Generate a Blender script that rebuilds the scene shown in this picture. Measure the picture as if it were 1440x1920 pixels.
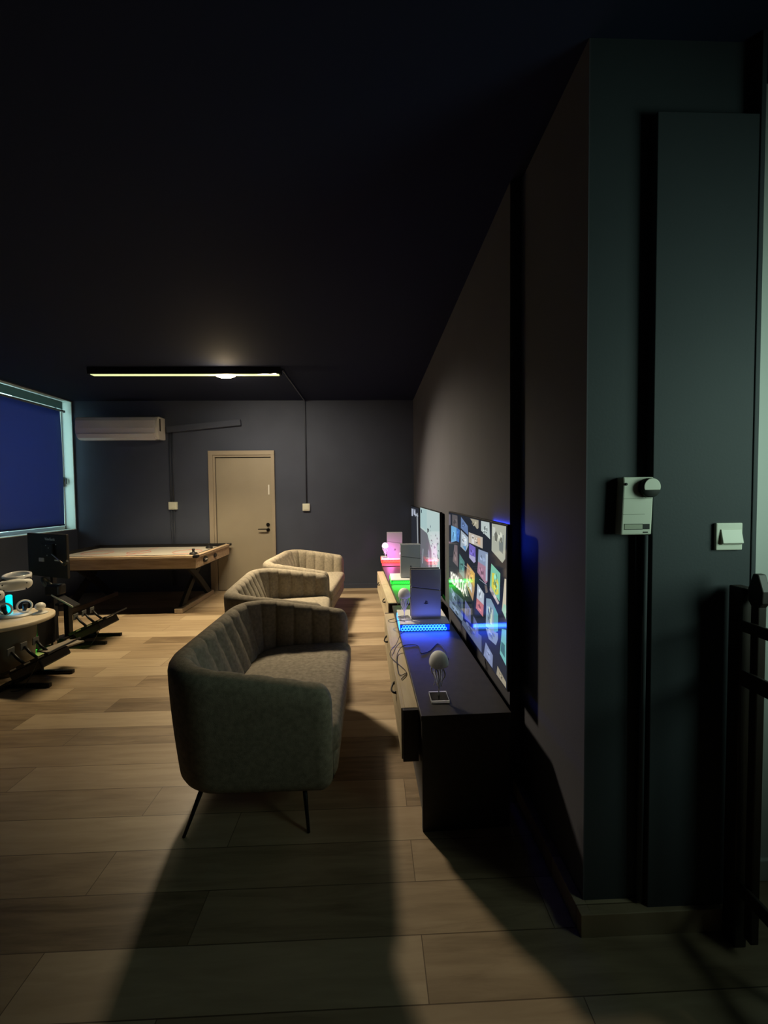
import bpy, bmesh, math, random
from mathutils import Vector, Matrix, Euler
random.seed(7)
PI = math.pi
for _o in list(bpy.data.objects):
    bpy.data.objects.remove(_o)
SC = bpy.context.scene
COL = SC.collection

# ------------------------------------------------------------------ camera
cam_d = bpy.data.cameras.new('camera')
cam_d.sensor_fit = 'HORIZONTAL'
cam_d.sensor_width = 36.0
cam_d.lens = 18.0
cam_d.shift_y = -10.3 / 1440
cam_d.clip_start = 0.02
cam = bpy.data.objects.new('camera', cam_d)
COL.objects.link(cam)
_yaw, _pitch, _roll = math.atan(23 / 720), math.atan(24.7 / 720), math.radians(0.6)
_F = Vector((math.sin(_yaw) * math.cos(_pitch), math.cos(_yaw) * math.cos(_pitch), -math.sin(_pitch)))
_R0 = Vector((math.cos(_yaw), -math.sin(_yaw), 0))
_U0 = _R0.cross(_F)
_R = math.cos(_roll) * _R0 - math.sin(_roll) * _U0
_U = math.sin(_roll) * _R0 + math.cos(_roll) * _U0
cam.matrix_world = Matrix(((_R.x, _U.x, -_F.x, 0), (_R.y, _U.y, -_F.y, 0), (_R.z, _U.z, -_F.z, 1.47), (0, 0, 0, 1)))
SC.camera = cam

# ------------------------------------------------------------------ world, exposure
world = bpy.data.worlds.new('daylight')
SC.world = world
world.use_nodes = True
world.node_tree.nodes['Background'].inputs[0].default_value = (0.55, 0.80, 0.74, 1)
world.node_tree.nodes['Background'].inputs[1].default_value = 0.75
SC.view_settings.view_transform = 'Standard'
SC.view_settings.look = 'None'
SC.view_settings.gamma = 1.0
SC.view_settings.use_curve_mapping = False
SC.view_settings.exposure = 0.0

LAMP_POWER = 44.0
LAMP_WIDE_POWER = 27.0
BULB_POWER = 10.0
SPOT_POWER = 600.0
DAY_LEFT = 60.0
DAY_RIGHT = 5.0


def light(name, kind, loc, power, color, size=None, size_y=None, target=None, spread=None, radius=None):
    d = bpy.data.lights.new(name, kind)
    d.energy = power
    d.color = color
    if kind == 'AREA':
        d.shape = 'RECTANGLE'
        d.size, d.size_y = size, size_y
        if spread:
            d.spread = math.radians(spread)
    elif radius is not None:
        d.shadow_soft_size = radius
    o = bpy.data.objects.new(name, d)
    COL.objects.link(o)
    o.location = loc
    if target is not None:
        v = Vector(target) - Vector(loc)
        o.rotation_euler = v.to_track_quat('-Z', 'Y').to_euler()
    return o


# daylight outside the blind-covered window (left) and outside the window of the entrance (right)
light('window_daylight', 'AREA', (-5.45, 4.4, 2.0), DAY_LEFT, (0.55, 0.85, 0.85), 3.2, 2.2, (-4.0, 4.4, 1.9))
light('entrance_daylight', 'AREA', (2.08, 0.42, 1.68), DAY_RIGHT, (0.70, 1.0, 0.80), 0.6, 0.8, (1.0, 1.24, 1.55), 110)

# ------------------------------------------------------------------ materials
MATS = {}


def mat(name, color, rough=0.6, metal=0.0, emit=None, strength=0.0, spec=0.5, noise=0.0, nscale=20.0,
        bump=0.0, bscale=200.0, coat=0.0, trans=0.0, ior=1.45):
    m = bpy.data.materials.new(name)
    m.use_nodes = True
    nt = m.node_tree
    b = nt.nodes['Principled BSDF']
    b.inputs['Base Color'].default_value = (*color, 1)
    b.inputs['Roughness'].default_value = rough
    b.inputs['Metallic'].default_value = metal
    b.inputs['Specular IOR Level'].default_value = spec
    b.inputs['Coat Weight'].default_value = coat
    b.inputs['Coat Roughness'].default_value = 0.04
    b.inputs['Transmission Weight'].default_value = trans
    b.inputs['IOR'].default_value = ior
    if emit:
        b.inputs['Emission Color'].default_value = (*emit, 1)
        b.inputs['Emission Strength'].default_value = strength
    tc = nt.nodes.new('ShaderNodeTexCoord')
    if noise > 0:
        n = nt.nodes.new('ShaderNodeTexNoise')
        n.inputs['Scale'].default_value = nscale
        n.inputs['Detail'].default_value = 6
        nt.links.new(tc.outputs['Object'], n.inputs['Vector'])
        r = nt.nodes.new('ShaderNodeValToRGB')
        r.color_ramp.elements[0].position = 0.3
        r.color_ramp.elements[1].position = 0.7
        r.color_ramp.elements[0].color = (*[c * (1 - noise) for c in color], 1)
        r.color_ramp.elements[1].color = (*[min(1, c * (1 + noise)) for c in color], 1)
        nt.links.new(n.outputs['Fac'], r.inputs['Fac'])
        nt.links.new(r.outputs['Color'], b.inputs['Base Color'])
    if bump > 0:
        n2 = nt.nodes.new('ShaderNodeTexNoise')
        n2.inputs['Scale'].default_value = bscale
        n2.inputs['Detail'].default_value = 4
        nt.links.new(tc.outputs['Object'], n2.inputs['Vector'])
        bp = nt.nodes.new('ShaderNodeBump')
        bp.inputs['Strength'].default_value = bump
        bp.inputs['Distance'].default_value = 0.002
        nt.links.new(n2.outputs['Fac'], bp.inputs['Height'])
        nt.links.new(bp.outputs['Normal'], b.inputs['Normal'])
    MATS[name] = m
    return m


def wood(name, c1, c2, axis='X', rough=0.5, stretch=12.0, scale=3.0):
    m = mat(name, c1, rough)
    nt = m.node_tree
    b = nt.nodes['Principled BSDF']
    tc = nt.nodes.new('ShaderNodeTexCoord')
    mp = nt.nodes.new('ShaderNodeMapping')
    s = [stretch, stretch, stretch]
    s['XYZ'.index(axis)] = 1.0
    mp.inputs['Scale'].default_value = s
    n = nt.nodes.new('ShaderNodeTexNoise')
    n.inputs['Scale'].default_value = scale
    n.inputs['Detail'].default_value = 8
    n.inputs['Roughness'].default_value = 0.65
    r = nt.nodes.new('ShaderNodeValToRGB')
    r.color_ramp.elements[0].position = 0.32
    r.color_ramp.elements[1].position = 0.68
    r.color_ramp.elements[0].color = (*c1, 1)
    r.color_ramp.elements[1].color = (*c2, 1)
    nt.links.new(tc.outputs['Object'], mp.inputs['Vector'])
    nt.links.new(mp.outputs['Vector'], n.inputs['Vector'])
    nt.links.new(n.outputs['Fac'], r.inputs['Fac'])
    nt.links.new(r.outputs['Color'], b.inputs['Base Color'])
    return m


NAVY = (0.064, 0.077, 0.115)
m_wall = mat('navy_paint', NAVY, 0.75, spec=0.3, noise=0.06, nscale=3, bump=0.15, bscale=120)
m_wall_r = mat('navy_paint_lamplit', (0.084, 0.084, 0.100), 0.7, spec=0.3, noise=0.05, nscale=3, bump=0.15, bscale=120)  # same navy paint, lamplight on the right wall put into the colour
m_pil = mat('navy_paint_shaded', (0.050, 0.060, 0.068), 0.7, spec=0.3, noise=0.05, nscale=3, bump=0.15, bscale=120)  # same navy paint, dimmer light on the pillar put into the colour
m_ceil = mat('ceiling_paint', (0.012, 0.017, 0.040), 0.85, spec=0.2, bump=0.1, bscale=80)
m_white_wall = mat('white_paint', (0.72, 0.76, 0.72), 0.7)
m_black = mat('black_plastic', (0.010, 0.010, 0.012), 0.4, spec=0.4)
m_blackmetal = mat('black_metal', (0.012, 0.012, 0.013), 0.35, metal=0.4)
m_cable = mat('black_rubber', (0.006, 0.006, 0.007), 0.55)
m_steel = mat('brushed_steel', (0.45, 0.42, 0.38), 0.35, metal=0.9)
m_doorp = mat('taupe_door_paint', (0.31, 0.275, 0.21), 0.5, noise=0.03, nscale=4)
m_doorf = mat('taupe_frame_paint', (0.33, 0.285, 0.22), 0.45)
m_seal = mat('door_seal', (0.04, 0.035, 0.03), 0.7)
m_white = mat('white_plastic', (0.75, 0.74, 0.70), 0.35)
m_whiteg = mat('glossy_white_plastic', (0.72, 0.71, 0.72), 0.14, coat=0.5)
m_ivory = mat('ivory_plastic', (0.72, 0.74, 0.62), 0.4)
m_darkslot = mat('dark_recess', (0.01, 0.012, 0.01), 0.7)
m_blackwood = mat('black_laminate', (0.036, 0.031, 0.030), 0.5, spec=0.4, noise=0.15, nscale=30)
m_palewood = wood('pale_oak_laminate', (0.44, 0.35, 0.22), (0.56, 0.46, 0.30), 'Y', 0.55, 6, 4)
m_tablewood = wood('table_oak', (0.34, 0.24, 0.16), (0.55, 0.42, 0.29), 'X', 0.5, 10, 3)
m_footwood = wood('foot_oak', (0.30, 0.23, 0.16), (0.45, 0.36, 0.26), 'Y', 0.5, 10, 3)
m_tabletop = wood('pale_tabletop', (0.60, 0.50, 0.36), (0.70, 0.60, 0.45), 'X', 0.45, 5, 4)
m_gate = wood('dark_brown_wood', (0.012, 0.008, 0.006), (0.028, 0.018, 0.012), 'Z', 0.5, 10, 3)
m_darkleg = mat('dark_painted_wood', (0.009, 0.010, 0.012), 0.6)
m_fabric = mat('grey_beige_chenille', (0.262, 0.224, 0.165), 0.95, spec=0.15, noise=0.22, nscale=45, bump=0.6, bscale=320)
m_play = mat('white_playfield', (0.66, 0.62, 0.55), 0.25, spec=0.5)
m_red = mat('red_mark', (0.45, 0.10, 0.06), 0.4)
m_cover = mat('console_cover_matte', (0.40, 0.41, 0.43), 0.45)
m_coverg = mat('console_cover_glossy', (0.38, 0.39, 0.42), 0.12, coat=0.5)
m_acrylic = mat('clear_acrylic', (0.95, 0.96, 0.97), 0.03, trans=1.0, ior=1.47)
m_glass = mat('window_glass', (0.9, 0.97, 0.95), 0.02, trans=1.0, ior=1.02)
m_pvc = mat('white_pvc', (0.70, 0.78, 0.75), 0.4)
m_dome = mat('milky_silicone', (0.88, 0.90, 0.88), 0.6)
for _m in (m_dome,):
    _b = _m.node_tree.nodes['Principled BSDF']
    _b.inputs['Subsurface Weight'].default_value = 0.9
    _b.inputs['Subsurface Radius'].default_value = (1, 1, 1)
    _b.inputs['Subsurface Scale'].default_value = 0.06
m_tent = mat('frosted_silicone', (0.82, 0.84, 0.88), 0.35, spec=0.6)
m_dome_lit = mat('milky_silicone_lit', (0.8, 0.7, 0.8), 0.6, emit=(1.0, 0.55, 0.95), strength=1.6)
m_grey = mat('grey_plastic', (0.10, 0.10, 0.095), 0.55)
m_panelgrey = mat('grey_green_laminate', (0.16, 0.145, 0.11), 0.6)
m_silver = mat('silver_tape', (0.6, 0.58, 0.52), 0.35)
m_conduit = mat('painted_conduit', (0.030, 0.038, 0.060), 0.55)

# blue roller blind fabric, lets some daylight through
m_blind = bpy.data.materials.new('blue_blind_fabric')
m_blind.use_nodes = True
_nt = m_blind.node_tree
_b = _nt.nodes['Principled BSDF']
_b.inputs['Base Color'].default_value = (0.10, 0.14, 0.36, 1)
_b.inputs['Roughness'].default_value = 0.8
_t = _nt.nodes.new('ShaderNodeBsdfTranslucent')
_t.inputs['Color'].default_value = (0.12, 0.17, 0.42, 1)
_mx = _nt.nodes.new('ShaderNodeMixShader')
_mx.inputs[0].default_value = 0.45
_nt.links.new(_b.outputs[0], _mx.inputs[1])
_nt.links.new(_t.outputs[0], _mx.inputs[2])
_nt.links.new(_mx.outputs[0], _nt.nodes['Material Output'].inputs['Surface'])
m_film = bpy.data.materials.new('frosted_window_film')
m_film.use_nodes = True
_nt = m_film.node_tree
_b = _nt.nodes['Principled BSDF']
_b.inputs['Base Color'].default_value = (0.20, 0.28, 0.28, 1)
_b.inputs['Roughness'].default_value = 0.5
_t = _nt.nodes.new('ShaderNodeBsdfTranslucent')
_t.inputs['Color'].default_value = (0.16, 0.26, 0.26, 1)
_mx = _nt.nodes.new('ShaderNodeMixShader')
_mx.inputs[0].default_value = 0.5
_nt.links.new(_b.outputs[0], _mx.inputs[1])
_nt.links.new(_t.outputs[0], _mx.inputs[2])
_nt.links.new(_mx.outputs[0], _nt.nodes['Material Output'].inputs['Surface'])

# laminate floor: planks running across the room
m_floor = bpy.data.materials.new('oak_laminate_floor')
m_floor.use_nodes = True
nt = m_floor.node_tree
b = nt.nodes['Principled BSDF']
tc = nt.nodes.new('ShaderNodeTexCoord')
mp = nt.nodes.new('ShaderNodeMapping')
mp.inputs['Location'].default_value = (0.62, 0.0, 0)
br = nt.nodes.new('ShaderNodeTexBrick')
br.offset = 0.37
br.squash = 1.0
br.inputs['Scale'].default_value = 1.0
br.inputs['Brick Width'].default_value = 1.22
br.inputs['Row Height'].default_value = 0.175
br.inputs['Mortar Size'].default_value = 0.0018
br.inputs['Mortar Smooth'].default_value = 0.2
br.inputs['Color1'].default_value = (0.0, 0.0, 0.0, 1)
br.inputs['Color2'].default_value = (1.0, 1.0, 1.0, 1)
br.inputs['Mortar'].default_value = (0.5, 0.5, 0.5, 1)
mp2 = nt.nodes.new('ShaderNodeMapping')
mp2.inputs['Scale'].default_value = (1.6, 15.0, 1.0)
n1 = nt.nodes.new('ShaderNodeTexNoise')
n1.inputs['Scale'].default_value = 1.6
n1.inputs['Detail'].default_value = 9
n1.inputs['Roughness'].default_value = 0.6
n1.inputs['Distortion'].default_value = 0.6
n2 = nt.nodes.new('ShaderNodeTexNoise')
n2.inputs['Scale'].default_value = 1.3
n2.inputs['Detail'].default_value = 3
mx = nt.nodes.new('ShaderNodeMix')
mx.data_type = 'FLOAT'
mx.inputs[0].default_value = 0.42
add = nt.nodes.new('ShaderNodeVectorMath')
add.operation = 'ADD'
scl = nt.nodes.new('ShaderNodeVectorMath')
scl.operation = 'SCALE'
scl.inputs['Scale'].default_value = 7.0
ramp = nt.nodes.new('ShaderNodeValToRGB')
ramp.color_ramp.elements[0].position = 0.22
ramp.color_ramp.elements[0].color = (0.150, 0.102, 0.060, 1)
ramp.color_ramp.elements[1].position = 0.72
ramp.color_ramp.elements[1].color = (0.44, 0.34, 0.225, 1)
e = ramp.color_ramp.elements.new(0.45)
e.color = (0.32, 0.235, 0.148, 1)
dark = nt.nodes.new('ShaderNodeMix')
dark.data_type = 'RGBA'
dark.blend_type = 'MULTIPLY'
L = nt.links.new
L(tc.outputs['Object'], mp.inputs['Vector'])
L(mp.outputs['Vector'], br.inputs['Vector'])
L(tc.outputs['Object'], mp2.inputs['Vector'])
L(br.outputs['Color'], scl.inputs[0])
L(mp2.outputs['Vector'], add.inputs[0])
L(scl.outputs[0], add.inputs[1])
L(add.outputs[0], n1.inputs['Vector'])
L(n1.outputs['Fac'], mx.inputs[2])
L(br.outputs['Color'], mx.inputs[3])
L(mx.outputs[0], ramp.inputs['Fac'])
L(br.outputs['Fac'], dark.inputs[0])
L(ramp.outputs['Color'], dark.inputs[6])
dark.inputs[7].default_value = (0.35, 0.32, 0.30, 1)
L(dark.outputs[2], b.inputs['Base Color'])
b.inputs['Roughness'].default_value = 0.38
b.inputs['Specular IOR Level'].default_value = 0.45
bp = nt.nodes.new('ShaderNodeBump')
bp.inputs['Strength'].default_value = 0.15
bp.inputs['Distance'].default_value = 0.002
L(n1.outputs['Fac'], bp.inputs['Height'])
L(bp.outputs['Normal'], b.inputs['Normal'])

_SCR = {}


def screen_mat(c, k=1.0):
    key = (round(c[0], 3), round(c[1], 3), round(c[2], 3), k)
    if key not in _SCR:
        _SCR[key] = mat('screen_colour', (0.004, 0.004, 0.005), 0.08, emit=c, strength=k, spec=0.45)
    return _SCR[key]


def srgb(h):
    out = []
    for i in (0, 2, 4):
        v = int(h[i:i + 2], 16) / 255
        out.append(v / 12.92 if v <= 0.04045 else ((v + 0.055) / 1.055) ** 2.4)
    return tuple(out)


# ------------------------------------------------------------------ geometry helpers
class MB:
    def __init__(self):
        self.v, self.f, self.mi, self.sm = [], [], [], []

    def add(self, verts, faces, mi=0, smooth=False, M=None):
        n = len(self.v)
        for p in verts:
            p = Vector(p)
            self.v.append(M @ p if M else p)
        for fc in faces:
            self.f.append([n + i for i in fc])
            self.mi.append(mi)
            self.sm.append(smooth)
        return self

    def box(self, x0, x1, y0, y1, z0, z1, mi=0, M=None):
        vs = [(x, y, z) for x in (x0, x1) for y in (y0, y1) for z in (z0, z1)]
        fs = [(0, 1, 3, 2), (4, 6, 7, 5), (0, 4, 5, 1), (2, 3, 7, 6), (0, 2, 6, 4), (1, 5, 7, 3)]
        return self.add(vs, fs, mi, False, M)

    def tube(self, pts, r, seg=10, mi=0, M=None, cap=True):
        pts = [Vector(p) for p in pts]
        rs = r if isinstance(r, (list, tuple)) else [r] * len(pts)
        vs, fs = [], []
        up = None
        for i, p in enumerate(pts):
            t = (pts[min(i + 1, len(pts) - 1)] - pts[max(i - 1, 0)]).normalized()
            if up is None:
                up = Vector((0, 0, 1)) if abs(t.z) < 0.9 else Vector((1, 0, 0))
            a = t.cross(up)
            if a.length < 1e-6:
                a = t.cross(Vector((0, 1, 0)))
            a.normalize()
            c = a.cross(t).normalized()
            up = c
            for k in range(seg):
                q = 2 * PI * k / seg
                vs.append(p + rs[i] * (math.cos(q) * a + math.sin(q) * c))
        for i in range(len(pts) - 1):
            for k in range(seg):
                k2 = (k + 1) % seg
                fs.append((i * seg + k, i * seg + k2, (i + 1) * seg + k2, (i + 1) * seg + k))
        self.add(vs, fs, mi, True, M)
        if cap:
            n = len(pts) - 1
            self.add(vs[:seg], [tuple(range(seg))], mi, False, M)
            self.add(vs[n * seg:], [tuple(reversed(range(seg)))], mi, False, M)
        return self

    def lathe(self, prof, seg=24, mi=0, M=None, sx=1.0, sy=1.0):
        vs, fs = [], []
        for (r, z) in prof:
            for k in range(seg):
                q = 2 * PI * k / seg
                vs.append((r * math.cos(q) * sx, r * math.sin(q) * sy, z))
        for i in range(len(prof) - 1):
            for k in range(seg):
                k2 = (k + 1) % seg
                fs.append((i * seg + k, i * seg + k2, (i + 1) * seg + k2, (i + 1) * seg + k))
        self.add(vs, fs, mi, True, M)
        if prof[0][0] > 1e-5:
            self.add(vs[:seg], [tuple(reversed(range(seg)))], mi, False, M)
        if prof[-1][0] > 1e-5:
            self.add(vs[-seg:], [tuple(range(seg))], mi, False, M)
        return self

    def prism(self, poly, axis, a, b_, mi=0, M=None):
        """poly: list of 2D points, extruded along axis from a to b."""
        def mk(p, t):
            if axis == 'X':
                return (t, p[0], p[1])
            if axis == 'Y':
                return (p[0], t, p[1])
            return (p[0], p[1], t)
        n = len(poly)
        vs = [mk(p, a) for p in poly] + [mk(p, b_) for p in poly]
        fs = [tuple(range(n)), tuple(reversed(range(n, 2 * n)))]
        fs += [(i, (i + 1) % n, n + (i + 1) % n, n + i) for i in range(n)]
        return self.add(vs, fs, mi, False, M)

    def loops(self, loops, mi=0, cap0=True, cap1=True, smooth=True, M=None):
        vs, fs = [], []
        n = len(loops[0])
        for lp in loops:
            vs += lp
        for i in range(len(loops) - 1):
            for k in range(n):
                k2 = (k + 1) % n
                fs.append((i * n + k, i * n + k2, (i + 1) * n + k2, (i + 1) * n + k))
        if cap0:
            fs.append(tuple(reversed(range(n))))
        if cap1:
            fs.append(tuple(range((len(loops) - 1) * n, len(loops) * n)))
        return self.add(vs, fs, mi, smooth, M)

    def torus(self, R, r, M=None, seg=28, rs=8, mi=0, sx=1.0, sy=1.0, a0=0.0, a1=2 * PI):
        full = abs(a1 - a0 - 2 * PI) < 1e-6
        n = seg if full else seg + 1
        vs, fs = [], []
        for i in range(n):
            a = a0 + (a1 - a0) * i / seg
            for k in range(rs):
                q = 2 * PI * k / rs
                rr = R + r * math.cos(q)
                vs.append((rr * math.cos(a) * sx, rr * math.sin(a) * sy, r * math.sin(q)))
        for i in range(seg):
            j = (i + 1) % n
            for k in range(rs):
                k2 = (k + 1) % rs
                fs.append((i * rs + k, j * rs + k, j * rs + k2, i * rs + k2))
        return self.add(vs, fs, mi, True, M)

    def build(self, name, mats, parent=None, bevel=0.0, bseg=2):
        me = bpy.data.meshes.new(name)
        me.from_pydata([tuple(v) for v in self.v], [], self.f)
        if not isinstance(mats, (list, tuple)):
            mats = [mats]
        for m in mats:
            me.materials.append(m)
        me.polygons.foreach_set('material_index', self.mi)
        me.polygons.foreach_set('use_smooth', self.sm)
        bm = bmesh.new()
        bm.from_mesh(me)
        bmesh.ops.remove_doubles(bm, verts=bm.verts, dist=1e-5)
        bmesh.ops.recalc_face_normals(bm, faces=bm.faces)
        if bevel > 0:
            es = [e for e in bm.edges if len(e.link_faces) == 2 and e.calc_face_angle(0) > 0.6]
            bmesh.ops.bevel(bm, geom=es, offset=bevel, segments=bseg, profile=0.5, affect='EDGES', clamp_overlap=True)
        bm.to_mesh(me)
        bm.free()
        o = bpy.data.objects.new(name, me)
        COL.objects.link(o)
        if parent is not None:
            o.parent = parent
        return o


def tag(o, label, cat, group=None, kind=None):
    o['label'] = label
    o['category'] = cat
    if group:
        o['group'] = group
    if kind:
        o['kind'] = kind
    return o


def thing(name, loc, label, cat, rz=0.0, group=None):
    o = bpy.data.objects.new(name, None)
    o.empty_display_size = 0.1
    COL.objects.link(o)
    o.location = loc
    o.rotation_euler = (0, 0, rz)
    return tag(o, label, cat, group)


def struct(name, mb, m, bevel=0.0, label=None, cat=None):
    o = mb.build(name, m, None, bevel)
    o['kind'] = 'structure'
    if label:
        o['label'] = label
        o['category'] = cat
    return o


def dup(root, loc=None, rz=None, label=None):
    def kids(o):
        return [c for c in list(bpy.data.objects) if c.parent == o]
    r = root.copy()
    COL.objects.link(r)
    if loc is not None:
        r.location = loc
    if rz is not None:
        r.rotation_euler = (0, 0, rz)
    if label:
        r['label'] = label
    for c in kids(root):
        cc = c.copy()
        COL.objects.link(cc)
        cc.parent = r
        for g in kids(c):
            gg = g.copy()
            COL.objects.link(gg)
            gg.parent = cc
    return r


def relabel(o, mats_from, mats_to):
    """give a copied thing its own material for one part"""
    for c in [c for c in bpy.data.objects if c.parent == o]:
        if mats_from in [s.material for s in c.material_slots]:
            c.data = c.data.copy()
            for i, s in enumerate(c.data.materials):
                if s == mats_from:
                    c.data.materials[i] = mats_to


def text_mesh(name, body, size, m, parent, M, extrude=0.0005):
    cu = bpy.data.curves.new(name, 'FONT')
    cu.body = body
    cu.size = size
    cu.extrude = extrude
    cu.align_x = 'CENTER'
    cu.align_y = 'CENTER'
    cu.offset = size * 0.02
    tmp = bpy.data.objects.new('tmp_text', cu)
    COL.objects.link(tmp)
    dg = bpy.context.evaluated_depsgraph_get()
    dg.update()
    me = bpy.data.meshes.new_from_object(tmp.evaluated_get(dg))
    bpy.data.objects.remove(tmp)
    bpy.data.curves.remove(cu)
    me.transform(M)
    me.materials.clear()
    me.materials.append(m)
    me.name = name
    o = bpy.data.objects.new(name, me)
    COL.objects.link(o)
    if parent is not None:
        o.parent = parent
    return o


def T(x, y, z):
    return Matrix.Translation((x, y, z))


def RX(a):
    return Matrix.Rotation(a, 4, 'X')


def RY(a):
    return Matrix.Rotation(a, 4, 'Y')


def RZ(a):
    return Matrix.Rotation(a, 4, 'Z')


# ================================================================== THE ROOM
XL, XW, XR, YF, H = -4.465, 0.655, 0.708, 5.95, 2.90
WT = 0.25
struct('floor', MB().box(XL - WT, 2.7, -1.6, YF + WT, -0.06, 0.0), m_floor)
struct('ceiling', MB().box(XL - WT, 2.7, -1.6, YF + WT, H, H + 0.08), m_ceil)
struct('wall_far', MB().box(XL - WT, XW + WT, YF, YF + WT, 0, H), m_wall)
struct('wall_right', MB().box(XW, XW + 0.9, 1.80, YF, 0, H), m_wall_r)
struct('wall_right_recess', MB().box(XR, 1.234, 1.24, 1.80, 0, H), m_pil)
struct('wall_right_recess_side', MB().box(XR - 0.004, XR, 1.24, 1.80, 0, H), m_wall_r)
struct('trim_1', MB().box(0.905, 1.234, 1.208, 1.241, 0.0, 2.65), m_pil, 0.002)
struct('trim_2', MB().box(1.234, 1.250, 1.205, 1.36, 0, H), m_pil, 0.002)
struct('wall_entrance', MB().box(1.234, 2.7, 1.36, 1.5, 0, H), m_white_wall)
struct('baseboard_entrance', MB().box(1.252, 2.6, 1.345, 1.36, 0.0, 0.08), m_white_wall, 0.003)
bb = MB()
bb.box(0.672, XR, 1.193, 1.80, 0, 0.078)
bb.box(XR, 1.234, 1.193, 1.24, 0, 0.078)
struct('baseboard_right', bb, m_floor, 0.002)
struct('baseboard_far', MB().box(XL, XW, YF - 0.014, YF, 0, 0.07), m_wall, 0.002)
# left wall with the long window opening
wl = MB()
WY0, WY1, WZ0, WZ1 = 1.6, 5.935, 0.98, 2.885
wl.box(XL - WT, XL, -1.6, WY0, 0, H)
wl.box(XL - WT, XL, WY0, YF, 0, WZ0)
wl.box(XL - WT, XL, WY0, YF, WZ1, H)
wl.box(XL - WT, XL, WY1, YF, WZ0, WZ1)
struct('wall_left', wl, m_wall)
struct('wall_back', MB().box(XL - WT, 2.7, -1.75, -1.6, 0, H), m_wall)
wr = MB()
wr.box(1.95, 2.05, -1.6, 0.05, 0, H)
wr.box(1.95, 2.05, 0.78, 1.36, 0, H)
wr.box(1.95, 2.05, 0.05, 0.78, 0, 1.2)
wr.box(1.95, 2.05, 0.05, 0.78, 2.15, H)
struct('wall_entrance_side', wr, m_white_wall)

# window: frame, sill, panes
win = bpy.data.objects.new('window_1', None)
COL.objects.link(win)
win['kind'] = 'structure'
win['label'] = 'wide window behind the blue roller blind, daylight leaking round its edges'
fr = MB()
fx0, fx1 = XL - 0.20, XL - 0.14
for (a, c) in ((WY0, WY0 + 0.05), (3.0, 3.05), (4.45, 4.50), (WY1 - 0.03, WY1)):
    fr.box(fx0, fx1, a, c, WZ0, WZ1)
fr.box(fx0, fx1, WY0, WY1, WZ0, WZ0 + 0.05)
fr.box(fx0, fx1, WY0, WY1, WZ1 - 0.03, WZ1)
fr.build('window_frame', m_pvc, win, 0.003)
MB().box(XL - 0.138, XL + 0.004, WY0, WY1, WZ0 - 0.006, WZ0 + 0.004).build('window_sill', m_pvc, win, 0.003)
MB().box(XL - 0.172, XL - 0.168, WY0 + 0.05, WY1 - 0.03, WZ0 + 0.05, WZ1 - 0.03).build('pane', m_glass, win)
MB().box(XL - 0.138, XL + 0.0, WY1 - 0.012, WY1 - 0.001, WZ0 + 0.005, WZ1).build('window_reveal', m_pvc, win)
MB().box(XL - 0.138, XL, WY0, WY1 - 0.013, WZ1 - 0.008, WZ1 - 0.001).build('window_reveal', m_pvc, win)
hd = MB()
hd.box(XL - 0.138, XL - 0.125, 5.885, 5.915, 1.62, 1.76)
hd.tube([(XL - 0.125, 5.90, 1.74), (XL - 0.09, 5.90, 1.74), (XL - 0.09, 5.90, 1.66)], 0.008)
hd.build('window_handle', m_grey, win)

# blue roller blind
bl = thing('roller_blind', (XL - 0.07, 3.7, 1.045), 'large blue roller blind pulled down over the window on the left', 'blind')
g = MB()
ny, nz = 40, 14
vs, fs = [], []
for i in range(ny + 1):
    for k in range(nz + 1):
        y = -2.05 + 4.155 * i / ny
        z = 0.02 + 1.66 * k / nz
        edge = max(0, (i - ny + 4) / 4.0)
        dx = 0.004 * math.sin(i * 0.6) + 0.012 * edge * math.sin(PI * k / nz)
        vs.append((dx, y, z))
for i in range(ny):
    for k in range(nz):
        a = i * (nz + 1) + k
        fs.append((a, a + 1, a + nz + 2, a + nz + 1))
g.add(vs, fs, 0, True)
cloth = g.build('cloth', m_blind, bl)
sol = cloth.modifiers.new('solid', 'SOLIDIFY')
sol.thickness = 0.0015
MB().box(-0.008, 0.008, -2.06, 2.105, 0.0, 0.022).build('bottom_rail', mat('navy_rail', (0.02, 0.03, 0.12), 0.5), bl, 0.003)
MB().tube([(0.0, -2.08, 1.685), (0.0, 2.17, 1.685)], 0.015, 14).build('roller_tube', mat('grey_tube', (0.16, 0.17, 0.17), 0.6), bl)
br_ = MB()
br_.box(-0.015, 0.015, 2.172, 2.18, 1.665, 1.70)
br_.build('bracket', m_grey, bl, 0.002)
# teal frosted strip above the blind
MBs = MB().box(XL - 0.08, XL - 0.072, 2.0, 5.85, 2.758, 2.868)
fs_ = tag(MBs.build('window_film_strip', m_film), 'dark teal frosted strip filling the window above the blind', 'window film')

# ------------------------------------------------------------------ far door
dr = bpy.data.objects.new('door_1', None)
COL.objects.link(dr)
dr.location = (-1.965, YF, 0)
dr['kind'] = 'structure'
dr['label'] = 'taupe door in the far wall with black lever handle'
MB().box(-0.395, 0.435, -0.022, -0.001, 0.01, 2.03).build('door_leaf', m_doorp, dr, 0.002)
f = MB()
f.box(-0.50, -0.435, -0.045, 0, 0, 2.0745)
f.box(0.44, 0.49, -0.045, 0, 0, 2.0745)
f.box(-0.50, 0.49, -0.045, 0, 2.075, 2.14)
f.build('door_frame', m_doorf, dr, 0.0)
f = MB()
f.box(-0.434, -0.405, -0.032, 0, 0, 2.0445)
f.box(-0.434, 0.439, -0.032, 0, 2.045, 2.074)
f.build('door_stop', m_doorf, dr, 0.0)
f = MB()
f.box(-0.404, -0.396, -0.012, 0, 0, 2.044)
f.box(-0.404, 0.439, -0.012, 0, 2.031, 2.044)
f.build('door_seal', m_seal, dr)
h_ = MB()
hx = 0.375
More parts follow.
